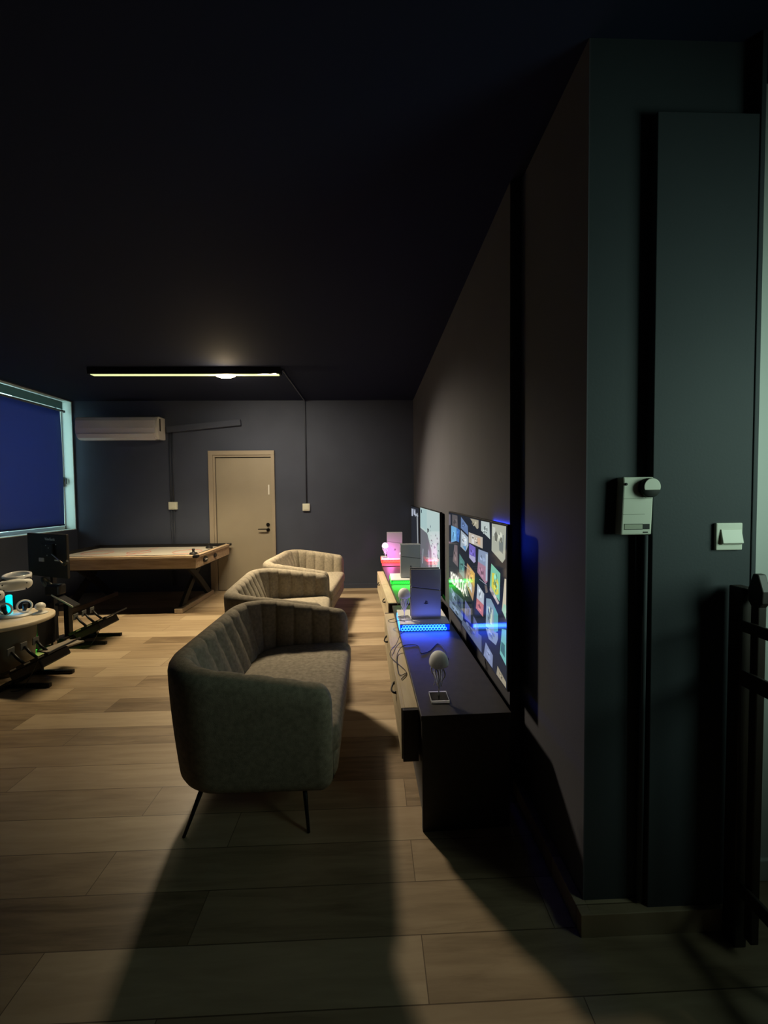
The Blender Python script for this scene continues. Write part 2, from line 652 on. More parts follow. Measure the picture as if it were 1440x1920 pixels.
h_.tube([(hx, -0.022, 1.01), (hx, -0.034, 1.01)], 0.027, 18)
h_.tube([(hx, -0.022, 0.93), (hx, -0.034, 0.93)], 0.027, 18)
h_.tube([(hx, -0.034, 0.945), (hx, -0.065, 0.945), (hx - 0.02, -0.070, 0.945), (hx - 0.14, -0.070, 0.945)], [0.009, 0.009, 0.009, 0.007], 10)
h_.tube([(hx, -0.034, 1.01), (hx, -0.05, 1.01)], 0.010, 10)
h_.build('door_handle', m_blackmetal, dr)
MB().box(0.385, 0.405, -0.0235, -0.022, 1.47, 1.62).build('sign_strip', m_white, dr)

# ------------------------------------------------------------------ ceiling lamp
lp = thing('linear_lamp', (-2.07, 4.44, H), 'long black linear lamp with a thin lit strip under the ceiling', 'lamp')
s = MB()
s.box(-1.06, 1.06, -0.045, 0.045, -0.022, -0.001)
s.box(-1.06, 1.06, -0.045, -0.034, -0.075, -0.022)
s.box(-1.06, 1.06, 0.034, 0.045, -0.075, -0.022)
s.box(-1.06, -1.04, -0.034, 0.034, -0.075, -0.022)
s.box(1.04, 1.06, -0.034, 0.034, -0.075, -0.022)
s.build('housing', m_black, lp, 0.002)
MB().box(-1.035, 1.035, -0.030, 0.030, -0.079, -0.060).build('light_strip', mat('lamp_strip_glow', (0.8, 0.8, 0.6), 0.4, emit=(0.86, 1.0, 0.45), strength=1.0), lp, 0.003)
MB().lathe([(0.0, -0.112), (0.018, -0.108), (0.03, -0.095), (0.034, -0.080)], 18, sx=3.4).build('bulb', mat('bulb_glow', (1, 0.9, 0.7), 0.4, emit=(1.0, 0.80, 0.45), strength=9.0), lp).location = (0.44, 0, 0)
light('linear_lamp_light', 'AREA', (-2.07, 4.44, 2.817), LAMP_POWER, (1.0, 0.80, 0.48), 2.0, 0.05, (-2.07, 4.44, 0), 100)
light('linear_lamp_wide_light', 'AREA', (-1.5, 4.44, 2.816), LAMP_WIDE_POWER, (1.0, 0.82, 0.58), 0.9, 0.05, (-1.3, 5.75, 1.0), 130)
sp = light('spot_light', 'SPOT', (-1.48, 4.44, 2.77), SPOT_POWER, (1.0, 0.85, 0.62), radius=0.16,
           target=(-1.48 + 0.57, 4.44 - 0.22, 2.77 - 0.79))
sp.data.spot_size = math.radians(96)
sp.data.spot_blend = 1.0
light('bulb_light', 'POINT', (-1.63, 4.44, 2.76), BULB_POWER, (1.0, 0.76, 0.44), radius=0.03)

# conduit from the lamp across the ceiling and down the far wall
cd = MB()
cd.tube([(-1.00, 4.46, H - 0.010), (-1.00, 5.93, H - 0.010), (-1.00, 5.938, H - 0.03), (-1.00, 5.938, 1.325)], 0.010, 10)
tag(cd.build('wall_conduit', m_conduit), 'thin dark conduit running from the ceiling lamp down to the right switch', 'conduit')
cd = MB()
for x in (-3.045, -3.005):
    cd.tube([(x, 5.937, 2.44), (x, 5.937, 1.37)], 0.010, 10)
    cd.tube([(x, 5.937, 1.26), (x, 5.937, 0.10)], 0.010, 10)
tag(cd.build('wall_conduit', m_conduit), 'pair of dark conduits above and below the left switch on the far wall', 'conduit')
# sloping pipe cover beside the air conditioner
M = T(-3.06, 5.918, 2.46) @ RY(-0.095)
tk = MB()
tk.box(0, 1.10, -0.031, 0.031, -0.045, 0.045, M=M)
tag(tk.build('pipe_cover', m_wall, None, 0.004), 'long dark pipe cover sloping from the air conditioner towards the door', 'pipe cover')


def switch_plate(name, loc, w, h, label, rockers=1):
    t = thing(name, loc, label, 'switch')
    d = 0.035
    MB().box(-w / 2, w / 2, -d, 0, -h / 2, h / 2).build('back_box', m_ivory, t, 0.004)
    MB().box(-w * 0.36, w * 0.36, -d - 0.006, -d, -h * 0.34, h * 0.34).build('rocker', m_ivory, t, 0.002)
    return t


switch_plate('light_switch', (-3.015, YF - 0.001, 1.315), 0.125, 0.115, 'pale square switch box on the far wall above the games table')
switch_plate('light_switch', (-1.005, YF - 0.001, 1.27), 0.11, 0.11, 'pale square switch box on the far wall right of the taupe door')

# ------------------------------------------------------------------ air conditioner
ac = thing('air_conditioner', (-3.70, YF, 2.30), 'white wall-mounted air conditioner beside the window', 'air conditioner')
prof = [(0, 0.01), (0, 0.33), (-0.16, 0.33), (-0.195, 0.315), (-0.215, 0.27), (-0.222, 0.16), (-0.215, 0.085), (-0.19, 0.03), (-0.15, 0.0), (-0.04, 0.0)]
MB().prism(prof, 'X', -0.58, 0.555).build('body', m_whiteg, ac, 0.006)
MB().prism([(p[0] * 1.005 - 0.001, p[1] * 1.0) for p in prof], 'X', 0.557, 0.592).build('end_cap', m_white, ac, 0.005)
MB().prism([(-0.218, 0.075), (-0.192, 0.024), (-0.155, -0.004), (-0.158, -0.009), (-0.197, 0.02), (-0.225, 0.075)], 'X', -0.55, 0.53).build('louver', m_whiteg, ac)
MB().box(0.5921, 0.594, -0.16, -0.13, 0.12, 0.30).build('side_slot', m_darkslot, ac)

# ================================================================== SOFAS
def sofa(name, L_, loc, rz, label, nch):
    D = 0.78
    t_ = thing(name, loc, label, 'sofa', rz, 'channel-backed tub sofas in a row')
    th = 0.105
    r = 0.22
    hx0, hx1, hy = -D / 2 + th / 2, D / 2 - 0.01, L_ / 2 - th / 2
    # centre line of the shell
    pts = []
    arm = hx1 - (hx0 + r)
    n1 = 14
    for i in range(n1):
        pts.append((hx1 - arm * i / n1, -hy, 0, -1))
    nc = 16
    for i in range(nc):
        a = PI / 2 * i / nc
        pts.append((hx0 + r - r * math.sin(a), -hy + r - r * math.cos(a), -math.sin(a), -math.cos(a)))
    nb = max(10, int((2 * hy - 2 * r) / 0.022))
    for i in range(nb):
        pts.append((hx0, -hy + r + (2 * hy - 2 * r) * i / nb, -1, 0))
    for i in range(nc):
        a = PI / 2 * i / nc
        pts.append((hx0 + r - r * math.cos(a), hy - r + r * math.sin(a), -math.cos(a), math.sin(a)))
    for i in range(n1 + 1):
        pts.append((hx0 + r + arm * i / n1, hy, 0, 1))
    # resample densely
    cum = [0]
    for i in range(1, len(pts)):
        cum.append(cum[-1] + math.hypot(pts[i][0] - pts[i - 1][0], pts[i][1] - pts[i - 1][1]))
    tot = cum[-1]
    N = int(tot / 0.0075)
    loops = []
    j = 0
    tip = 0.06
    cw = tot / nch
    for q in range(N + 1):
        sdist = tot * q / N
        while j < len(cum) - 2 and cum[j + 1] < sdist:
            j += 1
        u = (sdist - cum[j]) / max(1e-6, cum[j + 1] - cum[j])
        x = pts[j][0] + (pts[j + 1][0] - pts[j][0]) * u
        y = pts[j][1] + (pts[j + 1][1] - pts[j][1]) * u
        nx = pts[j][2] + (pts[j + 1][2] - pts[j][2]) * u
        ny_ = pts[j][3] + (pts[j + 1][3] - pts[j][3]) * u
        ln = math.hypot(nx, ny_)
        nx, ny_ = nx / ln, ny_ / ln
        # height: high back, sloping arms
        fx = (x + D / 2) / D
        k = min(1, max(0, (fx - 0.12) / 0.88))
        hh = 0.742 - 0.095 * (k ** 1.2)
        e_ = min(sdist, tot - sdist)
        kk = 1.0
        if e_ < tip:
            kk = math.sqrt(max(0.02, 1 - (1 - e_ / tip) ** 2))
        hh -= 0.075 * (1 - kk)
        zb = 0.165 + 0.05 * (1 - kk)
        tk_ = th * (0.35 + 0.65 * kk)
        ph = (sdist / cw) % 1.0
        ch = abs(math.sin(PI * ph)) ** 0.27
        ch_amp = 0.026
        prof_ = []
        R_ = 0.08
        for a in range(0, 6):
            aa = PI / 2 * a / 5
            prof_.append((tk_ / 2 - 0.035 - R_ + R_ * math.sin(aa) + 0.0, zb + R_ - R_ * math.cos(aa), 0))
        for a in range(1, 7):
            v = a / 7
            z = zb + R_ + (hh - tk_ / 2 - zb - R_) * v
            prof_.append((tk_ / 2 - 0.035 * (1 - v) ** 1.5, z, 0))
        for a in range(0, 9):
            aa = PI * a / 8
            w = max(0, (a - 2) / 6)
            prof_.append((tk_ / 2 * math.cos(aa), hh - tk_ / 2 + tk_ / 2 * math.sin(aa), min(1, w)))
        for a in range(1, 6):
            v = a / 5
            prof_.append((-tk_ / 2, hh - tk_ / 2 + (0.36 - hh + tk_ / 2) * v, 1))
        prof_.append((-tk_ / 2, zb + 0.02, 0))
        lp_ = []
        for (n_, z, w) in prof_:
            d_ = ch_amp * w * (ch - 1) * (-1)    # groove pushes outward
            nn = n_ + d_ - 0.006 * w
            if w >= 1 and z < hh - tk_ / 2:
                nn -= (0.02 + 0.11 * max(0.0, -nx) ** 1.5 * kk) * ((hh - tk_ / 2 - z) / (hh - tk_ / 2 - 0.36)) ** 0.9
            zz = z - 0.007 * (1 - ch) * (w if z > hh - tk_ else 0)
            lp_.append((x + nx * nn, y + ny_ * nn, zz))
        loops.append(lp_)
    MB().loops(loops, 0, True, True).build('backrest', m_fabric, t_)

    def outline(inset, zz, n=12):
        rb, rf = max(0.03, 0.20 - inset), max(0.02, 0.07 - inset * 0.5)
        x0, x1 = -D / 2 + 0.185 + inset, D / 2 + 0.015 - inset
        yy = L_ / 2 - 0.122 - inset
        yf = L_ / 2 - 0.075 - inset
        o_ = []
        for (cx, cy, rr, a0) in ((x1 - rf, -yf + rf, rf, -PI / 2), (x1 - rf, yf - rf, rf, 0), (x0 + rb, yy - rb, rb, PI / 2), (x0 + rb, -yy + rb, rb, PI)):
            for i in range(n + 1):
                a = a0 + PI / 2 * i / n
                o_.append((cx + rr * math.cos(a), cy + rr * math.sin(a), zz))
        # slightly bowed front
        return o_
    MB().loops([outline(0.012, 0.325), outline(0.0, 0.335), outline(0.0, 0.405), outline(0.006, 0.425), outline(0.02, 0.438),
                outline(0.045, 0.444), outline(0.10, 0.448)], 0).build('seat_cushion', m_fabric, t_)
    MB().loops([outline(0.05, 0.172), outline(0.025, 0.190), outline(0.012, 0.225), outline(0.012, 0.322)], 0).build('seat_base', m_fabric, t_)
    for sx in (-1, 1):
        for sy in (-1, 1):
            tx, ty = (-0.19 if sx < 0 else 0.24), sy * (L_ / 2 - 0.12)
            bx, by = (-0.265 if sx < 0 else 0.27), sy * (L_ / 2 - 0.06)
            MB().tube([(bx, by, 0.0), (tx, ty, 0.215)], [0.007, 0.012], 12).build('leg', m_blackmetal, t_)
    return t_


s1 = sofa('tub_sofa', 1.18, (-0.56, 2.16, 0), 0, 'nearest grey-beige channel-back tub sofa, its dark side to the viewer', 19)
dup(s1, (-0.79, 3.36, 0), 0.085, 'middle grey-beige tub sofa, just behind the nearest one')
dup(s1, (-0.80, 4.60, 0), -0.066, 'farthest grey-beige tub sofa, brightly lit near the taupe door')

# ================================================================== AIR HOCKEY TABLE
hk = thing('air_hockey_table', (-3.12, 5.30, 0), 'wooden air hockey table with white playfield and dark crossed legs', 'game table')
LX, LY, ZT = 0.96, 0.575, 0.735
a_ = MB()
a_.box(-LX, LX, -LY + 0.02, -LY + 0.045, 0.575, ZT - 0.03)
a_.box(-LX, LX, LY - 0.045, LY - 0.02, 0.575, ZT - 0.03)
a_.box(-LX, -LX + 0.025, -LY + 0.045, LY - 0.045, 0.575, ZT - 0.03)
a_.box(LX - 0.025, LX, -LY + 0.045, LY - 0.045, 0.575, ZT - 0.03)
a_.build('apron', m_tablewood, hk, 0.003)
a_ = MB()
a_.box(-LX - 0.02, LX + 0.02, -LY, -LY + 0.06, ZT - 0.03, ZT)
a_.box(-LX - 0.02, LX + 0.02, LY - 0.06, LY, ZT - 0.03, ZT)
a_.box(-LX - 0.02, -LX + 0.04, -LY + 0.06, LY - 0.06, ZT - 0.03, ZT)
a_.box(LX - 0.04, LX + 0.02, -LY + 0.06, LY - 0.06, ZT - 0.03, ZT)
a_.build('top_rail', m_tablewood, hk, 0.003)
a_ = MB()
a_.box(-LX + 0.04, LX - 0.04, -LY + 0.06, -LY + 0.068, ZT - 0.04, ZT + 0.004)
a_.box(-LX + 0.04, LX - 0.04, LY - 0.068, LY - 0.06, ZT - 0.04, ZT + 0.012)
a_.box(-LX + 0.04, -LX + 0.048, -LY + 0.068, LY - 0.068, ZT - 0.04, ZT + 0.012)
a_.box(LX - 0.048, LX - 0.04, -LY + 0.068, LY - 0.068, ZT - 0.04, ZT + 0.004)
a_.build('inner_rim', m_black, hk)
MB().box(-LX + 0.05, LX - 0.05, -LY + 0.07, LY - 0.07, ZT - 0.05, ZT - 0.032).build('playfield', m_play, hk)
mk = MB()
for cx in (-0.05,):
    mk.torus(0.14, 0.004, T(cx, 0, ZT - 0.0325), 36, 6)
for cx in (-0.6, 0.6):
    mk.torus(0.18, 0.004, T(cx, 0, ZT - 0.0325), 36, 6)
mk.box(-0.055, -0.045, -0.48, 0.48, ZT - 0.033, ZT - 0.0305)
mk.build('field_marking', m_red, hk)
for sx in (-1, 1):
    for sy in (-1, 1):
        MB().box(sx * LX - 0.03, sx * LX + 0.03, sy * (LY - 0.03) - 0.035, sy * (LY - 0.03) + 0.035, ZT - 0.031, ZT + 0.006).build('corner_guard', m_black, hk, 0.008)
MB().box(-LX + 0.02, LX - 0.02, -LY + 0.04, LY - 0.04, 0.56, 0.60).build('bottom_board', m_darkleg, hk)
for sy, rr in ((-0.29, 0.062), (0.02, 0.045)):
    MB().lathe([(rr, 0.0), (rr, 0.012), (rr * 0.7, 0.014)], 24, M=T(LX, sy, 0.645) @ RY(PI / 2) @ Matrix.Diagonal((0.62, 1.0, 1, 1))).build('puck_return', m_black, hk)
MB().box(LX + 0.0145, LX + 0.0165, -0.32, -0.26, 0.64, 0.655).build('return_label', m_white, hk)
for sx in (-1, 1):
    xb = sx * 0.70
    for k in (-1, 1):
        pl = []
        for i in range(13):
            v = i / 12
            y = k * (0.34 - 0.62 * v + 0.03 * math.sin(PI * v))
            pl.append((y, 0.06 + 0.51 * v))
        w = 0.065
        poly = [(p[0] - w, p[1]) for p in pl] + [(p[0] + w, p[1]) for p in reversed(pl)]
        off = 0.022 * k
        g = MB().prism(poly, 'X', xb - 0.02 + off, xb + 0.02 + off)
        g.build('leg', m_darkleg, hk, 0.003)
    MB().box(xb - 0.05, xb + 0.05, -0.49, 0.47, 0.0, 0.06).build('foot', m_footwood, hk, 0.006)
ml = thing('air_hockey_mallet', (-2.33, 5.06, 0.7035), 'black striker near the front right corner of the games table', 'mallet', group='black strikers on the games table')
MB().lathe([(0.048, 0), (0.050, 0.012), (0.044, 0.022), (0.022, 0.026), (0.014, 0.034), (0.016, 0.055), (0.019, 0.066), (0.012, 0.073), (0, 0.075)], 24).build('striker', m_black, ml)
dup(ml, (-2.36, 5.62, 0.7035), label='black striker near the back right corner of the games table')

# ================================================================== RIGHT SIDE: TV STANDS
def tv_stand(loc, rz, length, label, drawers=True):
    t_ = thing('tv_stand', loc, label, 'tv stand', rz, 'low black tv stands along the wall')
    # local: y along length from 0, x=0 front of carcass, +x towards wall
    dpt = 0.385
    c = MB()
    c.box(0.0, dpt, 0.0, 0.022, 0.0, 0.49)
    c.box(0.0, dpt, length - 0.022, length, 0.0, 0.49)
    c.box(0.004, dpt, 0.022, length - 0.022, 0.06, 0.49)
    c.build('carcass', m_blackwood, t_, 0.001)
    MB().box(-0.004, dpt + 0.005, -0.004, length + 0.004, 0.491, 0.515).build('top_board', m_blackwood, t_, 0.002)
    if drawers:
        a0, a1 = 0.10, length - 0.11
        MB().box(-0.072, -0.001, a0 - 0.002, a0 + 0.018, 0.245, 0.484).build('end_panel', m_blackwood, t_, 0.001)
        MB().box(-0.072, -0.001, a1, a1 + 0.018, 0.245, 0.484).build('end_panel', m_blackwood, t_, 0.001)
        n = 2
        for i in range(n):
            y0 = a0 + 0.019 + (a1 - a0 - 0.020) * i / n
            y1 = a0 + 0.017 + (a1 - a0 - 0.020) * (i + 1) / n
            d = MB()
            d.box(-0.078, -0.060, y0, y1, 0.245, 0.484)
            d.box(-0.060, -0.001, y0, y1, 0.470, 0.484)
            d.box(-0.060, -0.001, y0, y1, 0.245, 0.259)
            dd = d.build('drawer', m_palewood, t_, 0.0012)
            ym = (y0 + y1) / 2 - 0.03
            hp = []
            for k in range(13):
                v = k / 12
                hp.append((-0.078 - 0.022 * math.sin(PI * v) ** 0.6, ym - 0.055 + 0.11 * v, 0.418 - 0.012 * math.sin(PI * v)))
            MB().tube(hp, [0.005 + 0.003 * abs(1 - 2 * k / 12) ** 4 for k in range(13)], 8).build('handle', m_blackmetal, dd)
    return t_


tv_stand((0.205, 1.610, 0), 0.022, 1.62, 'nearest black tv stand with pale oak drawers, unlit jellyfish lamp on its end')
tv_stand((0.222, 3.30, 0), 0.055, 1.64, 'middle black tv stand with pale oak drawers, carrying the green-lit console')
tv_stand((0.130, 5.005, 0), 0.0, 0.92, 'farthest black tv stand in the corner, carrying the pink-lit console', False)


# ------------------------------------------------------------------ wall-mounted televisions
XS = 0.610


def tv(y0, y1, z0, z1, label):
    t_ = thing('television', (0.654, (y0 + y1) / 2, z0), label, 'television', 0, 'wall-mounted televisions')
    hw, hh = (y1 - y0) / 2, z1 - z0
    MB().box(-0.042, -0.018, -hw, hw, 0, hh).build('casing', m_black, t_, 0.003)
    MB().box(-0.018, 0.0, -hw * 0.35, hw * 0.35, hh * 0.3, hh * 0.7).build('wall_bracket', m_black, t_)
    return t_, hw, hh


def screen(t_, quads, bg, hw, hh, z0, yc, k=1.0, edge=0.008):
    """quads: list of (polygon in world y,z ; colour). One glossy panel, one mesh."""
    mats_ = [screen_mat(bg, k)]
    mb = MB()
    x = -0.0435
    y0, y1, a, c = -hw + edge, hw - edge, edge, hh - edge
    mb.box(x, x + 0.0014, y0, y1, a, c)
    lay = 0
    for poly, col in quads:
        m = screen_mat(col, k)
        if m not in mats_:
            mats_.append(m)
        lay += 1
        xx = x - 0.00001 * lay
        vs = [(xx, min(max(p[0] - yc, y0), y1), min(max(p[1] - z0, a), c)) for p in poly]
        mb.add(vs, [tuple(range(len(vs)))], mats_.index(m))
    me = bpy.data.meshes.new('screen')
    me.from_pydata([tuple(v) for v in mb.v], [], mb.f)
    for m in mats_:
        me.materials.append(m)
    me.polygons.foreach_set('material_index', mb.mi)
    o = bpy.data.objects.new('screen', me)
    COL.objects.link(o)
    o.parent = t_
    return o, x


tv1, hw, hh = tv(1.712, 3.035, 0.553, 1.322, 'nearest large television, showing a grid of tilted colourful game tiles')
Q = {
 'edge0': ([(3.03, 1.30), (2.96, 1.30), (2.96, 1.22), (3.03, 1.21)], '6a6670'),
 'brown0': ([(2.90, 1.305), (2.72, 1.305), (2.70, 1.20), (2.90, 1.20)], '5a5658'),
 'blue_top': ([(2.608, 1.304), (2.425, 1.256), (2.413, 1.198), (2.615, 1.226)], '5f78a4'),
 'brown_top': ([(2.366, 1.309), (2.177, 1.31), (2.178, 1.265), (2.21, 1.256)], 'a09a86'),
 'pale': ([(2.126, 1.31), (1.975, 1.313), (1.963, 1.226), (2.126, 1.256)], 'b4c0be'),
 'pale_b': ([(2.07, 1.285), (2.02, 1.285), (2.02, 1.25), (2.07, 1.26)], '5f6c6c'),
 'bigpale': ([(1.933, 1.311), (1.726, 1.315), (1.737, 1.163), (1.776, 1.137), (1.938, 1.171)], 'a8ac9e'),
 'bigpale_b': ([(1.83, 1.27), (1.76, 1.27), (1.765, 1.18), (1.82, 1.19)], '717a78'),
 'bigpale_c': ([(1.92, 1.295), (1.88, 1.295), (1.88, 1.25), (1.92, 1.25)], 'c0c6bc'),
 'cyan': ([(2.933, 1.217), (2.75, 1.216), (2.76, 1.119), (2.935, 1.086)], '6fa8d4'),
 'cyan_b': ([(2.75, 1.216), (2.646, 1.21), (2.673, 1.12), (2.76, 1.119)], '3e6fb4'),
 'white2': ([(2.615, 1.212), (2.413, 1.185), (2.409, 1.133), (2.481, 1.083), (2.626, 1.097)], '9aa8b4'),
 'white2b': ([(2.57, 1.19), (2.45, 1.17), (2.45, 1.13), (2.57, 1.13)], 'd0d8dc'),
 'white2c': ([(2.56, 1.11), (2.47, 1.12), (2.48, 1.085)], '5a8fc0'),
 'white3': ([(2.4, 1.219), (2.096, 1.221), (2.097, 1.159), (2.401, 1.154)], 'b8b0a4'),
 'white3b': ([(2.33, 1.21), (2.27, 1.21), (2.27, 1.16), (2.33, 1.16)], 'd4d2ce'),
 'white3c': ([(2.20, 1.21), (2.14, 1.21), (2.14, 1.17), (2.20, 1.17)], 'caa98c'),
 'purple': ([(2.388, 1.15), (2.244, 1.144), (2.24, 1.077), (2.279, 1.058), (2.394, 1.077)], '6f62b8'),
 'purple_b': ([(2.39, 1.08), (2.25, 1.085), (2.24, 1.06), (2.28, 1.045), (2.39, 1.06)], 'a8a4cc'),
 'pinkblue': ([(2.179, 1.144), (1.999, 1.151), (2.005, 1.07), (2.19, 1.07)], '8494b0'),
 'pinkblue_b': ([(2.19, 1.07), (2.005, 1.07), (2.007, 0.996), (2.04, 0.975), (2.205, 1.005)], 'a0798e'),
 'pinkblue_c': ([(2.04, 1.14), (2.0, 1.14), (2.01, 1.0), (2.04, 0.99)], 'a9b8c8'),
 'yellow': ([(1.942, 1.104), (1.804, 1.082), (1.815, 0.943), (1.968, 0.978)], '7cc0a4'),
 'yellow_b': ([(1.93, 1.06), (1.87, 1.065), (1.83, 1.03), (1.83, 0.975), (1.87, 0.96), (1.94, 0.985)], 'd2cc52'),
 'yellow_c': ([(1.965, 0.985), (1.90, 0.965), (1.82, 0.935), (1.84, 0.92), (1.97, 0.96)], 'b8aeac'),
 'teal': ([(2.658, 1.042), (2.51, 1.01), (2.52, 0.892), (2.67, 0.909)], '50807c'),
 'orange': ([(2.441, 1.016), (2.257, 0.988), (2.269, 0.88), (2.305, 0.807), (2.484, 0.872)], 'b08d68'),
 'orange_b': ([(2.38, 1.00), (2.26, 0.985), (2.268, 0.90), (2.35, 0.92)], 'd2a95a'),
 'orange_c': ([(2.45, 0.92), (2.33, 0.90), (2.32, 0.85), (2.44, 0.88)], 'c4c8cc'),
 'red': ([(2.202, 0.939), (2.069, 0.914), (2.078, 0.85), (2.22, 0.85)], 'b0bac4'),
 'red_b': ([(2.22, 0.85), (2.078, 0.85), (2.089, 0.779), (2.236, 0.784)], 'b8706c'),
 'bluepale': ([(2.03, 0.90), (1.951, 0.918), (1.90, 0.90), (1.90, 0.76), (2.04, 0.745)], '7f98a8'),
 'bluepale_b': ([(1.90, 0.90), (1.837, 0.873), (1.838, 0.79), (1.90, 0.76)], '5fa0a4'),
 'bluepale_c': ([(1.98, 0.87), (1.92, 0.87), (1.93, 0.79), (1.99, 0.78)], 'c0ccb8'),
 'edge': ([(1.745, 1.07), (1.723, 1.073), (1.726, 0.885), (1.781, 0.911)], 'c8c0a8'),
 'edge_b': ([(1.755, 0.95), (1.724, 0.95), (1.726, 0.885), (1.781, 0.911)], '9cc8b0'),
 'bl1': ([(3.02, 0.72), (2.557, 0.745), (2.559, 0.588), (3.015, 0.57)], '4c5a70'),
 'bl1b': ([(2.95, 0.74), (2.83, 0.72), (2.78, 0.66), (2.90, 0.65)], '8294ac'),
 'bl1c': ([(2.75, 0.73), (2.64, 0.73), (2.60, 0.66), (2.72, 0.66)], '303c58'),
 'bl1d': ([(3.015, 0.62), (2.559, 0.64), (2.559, 0.588), (3.015, 0.562)], '6e8098'),
 'vio': ([(2.499, 0.759), (2.355, 0.742), (2.356, 0.65), (2.515, 0.63)], '5c6494'),
 'low1': ([(2.041, 0.735), (1.838, 0.78), (1.838, 0.751), (1.869, 0.708), (1.986, 0.695)], '8090a8'),
 'teal2': ([(1.781, 0.822), (1.723, 0.838), (1.725, 0.67), (1.81, 0.691)], '70b4b0'),
 'teal2b': ([(1.79, 0.76), (1.74, 0.76), (1.74, 0.70), (1.80, 0.71)], '3f6c74'),
 'low2': ([(2.041, 0.656), (1.918, 0.636), (1.926, 0.567), (2.08, 0.567)], '7c88a8'),
 'tan': ([(1.845, 0.615), (1.725, 0.593), (1.725, 0.565), (1.861, 0.565)], '948c78'),
 'low3': ([(2.589, 0.60), (2.12, 0.66), (2.12, 0.565), (2.589, 0.563)], '566078'),
 'brown2': ([(2.825, 1.084), (2.722, 1.091), (2.708, 0.938), (2.88, 0.95)], '6e6064'),
 'brown3': ([(2.83, 1.03), (2.76, 1.03), (2.76, 0.97), (2.83, 0.97)], '8e7a78'),
 'vio2': ([(2.29, 0.72), (2.18, 0.70), (2.19, 0.62), (2.30, 0.60)], '58608c'),
 'pal4': ([(2.60, 0.845), (2.52, 0.80), (2.52, 0.77), (2.60, 0.78)], '8c8878'),
 'fig5': ([(2.06, 0.965), (2.02, 0.97), (2.0, 0.94), (2.04, 0.925)], '6c6460'),
 'hud1': ([(2.52, 0.988), (2.34, 0.988), (2.34, 0.985), (2.52, 0.985)], 'b0b0b0'),
 'hud2': ([(2.16, 0.975), (2.02, 0.975), (2.02, 0.972), (2.16, 0.972)], 'a0a8b8'),
}
quads = [(v[0], srgb(v[1])) for v in Q.values()]
yc1 = (1.712 + 3.035) / 2
# small flecks of detail inside the tiles
rnd = random.Random(3)
for k_, v in list(Q.items()):
    ys = [p[0] for p in v[0]]
    zs = [p[1] for p in v[0]]
    w_, h2 = max(ys) - min(ys), max(zs) - min(zs)
    if w_ < 0.09 or h2 < 0.05:
        continue
    base = srgb(v[1])
    for _ in range(7):
        cy = min(ys) + w_ * rnd.uniform(0.3, 0.7)
        cz = min(zs) + h2 * rnd.uniform(0.3, 0.7)
        a_, c_ = w_ * rnd.uniform(0.06, 0.14), h2 * rnd.uniform(0.06, 0.16)
        s_ = rnd.choice((0.35, 0.6, 1.35, 1.6))
        rot = rnd.uniform(-0.6, 0.6)
        poly = []
        for q in range(5):
            an = 2 * PI * q / 5 + rot
            poly.append((cy + a_ * math.cos(an), cz + c_ * math.sin(an)))
        quads.append((poly, tuple(min(1, c * s_) for c in base)))
scr, sx_ = screen(tv1, quads, srgb('1a212c'), hw, hh, 0.553, yc1)
m_txt = screen_mat(srgb('d6d6c8'), 1.5)
# lettering on the screen (reads along -y when seen from the room)
MR = T(-0.0490, 2.69 - yc1, 0.826 - 0.553) @ Matrix(((0, 0, -1, 0), (-1, 0, 0, 0), (0, 1, 0, 0), (0, 0, 0, 1))) @ RZ(0.05) @ Matrix.Diagonal((1.0, 0.95, 1, 1))
tt = text_mesh('title_text', 'ROBLOX', 0.125, m_txt, tv1, MR)
tt['label'] = 'white title lettering on the screen'

tv2, hw, hh = tv(3.44, 4.83, 0.53, 1.295, 'middle television, showing a pale snowy scene with dark specks')
yc2 = (3.44 + 4.83) / 2
quads = [([(4.82, 1.28), (4.25, 1.28), (4.25, 1.05), (4.82, 1.05)], srgb('a4c0c0')),
         ([(4.25, 1.28), (3.45, 1.28), (3.45, 1.05), (4.25, 1.05)], srgb('b0c6c4')),
         ([(4.823, 1.032), (4.222, 1.02), (3.931, 0.878), (3.885, 0.671), (3.885, 0.54), (4.823, 0.54)], srgb('66686f')),
         ([(4.26, 1.03), (4.20, 1.03), (4.12, 1.09), (4.10, 1.07)], srgb('4c5860')),
         ([(4.22, 1.08), (4.10, 1.08), (4.12, 1.045), (4.20, 1.04)], srgb('283034')),
         ([(4.75, 1.265), (4.66, 1.265), (4.66, 1.225), (4.75, 1.225)], srgb('40545c')),
         ([(4.60, 0.80), (4.55, 0.80), (4.62, 0.62), (4.68, 0.60)], srgb('a0a8b4')),
         ([(4.16, 0.86), (4.08, 0.84), (4.00, 0.62), (4.14, 0.60)], srgb('9c98ac'))]
for _ in range(60):
    y = rnd.uniform(3.5, 4.1)
    z = rnd.uniform(0.6, 1.12)
    if y > 3.9 and z < 0.9:
        continue
    a_, c_ = rnd.uniform(0.010, 0.040), rnd.uniform(0.004, 0.018)
    quads.append(([(y + a_ * math.cos(q), z + c_ * math.sin(q)) for q in (0.2, 1.4, 2.7, 3.9, 5.2)], srgb(rnd.choice(('6c8084', '50646c', '8aa0a0', '3c4a50')))))
screen(tv2, quads, srgb('b4c8c4'), hw, hh, 0.53, yc2)

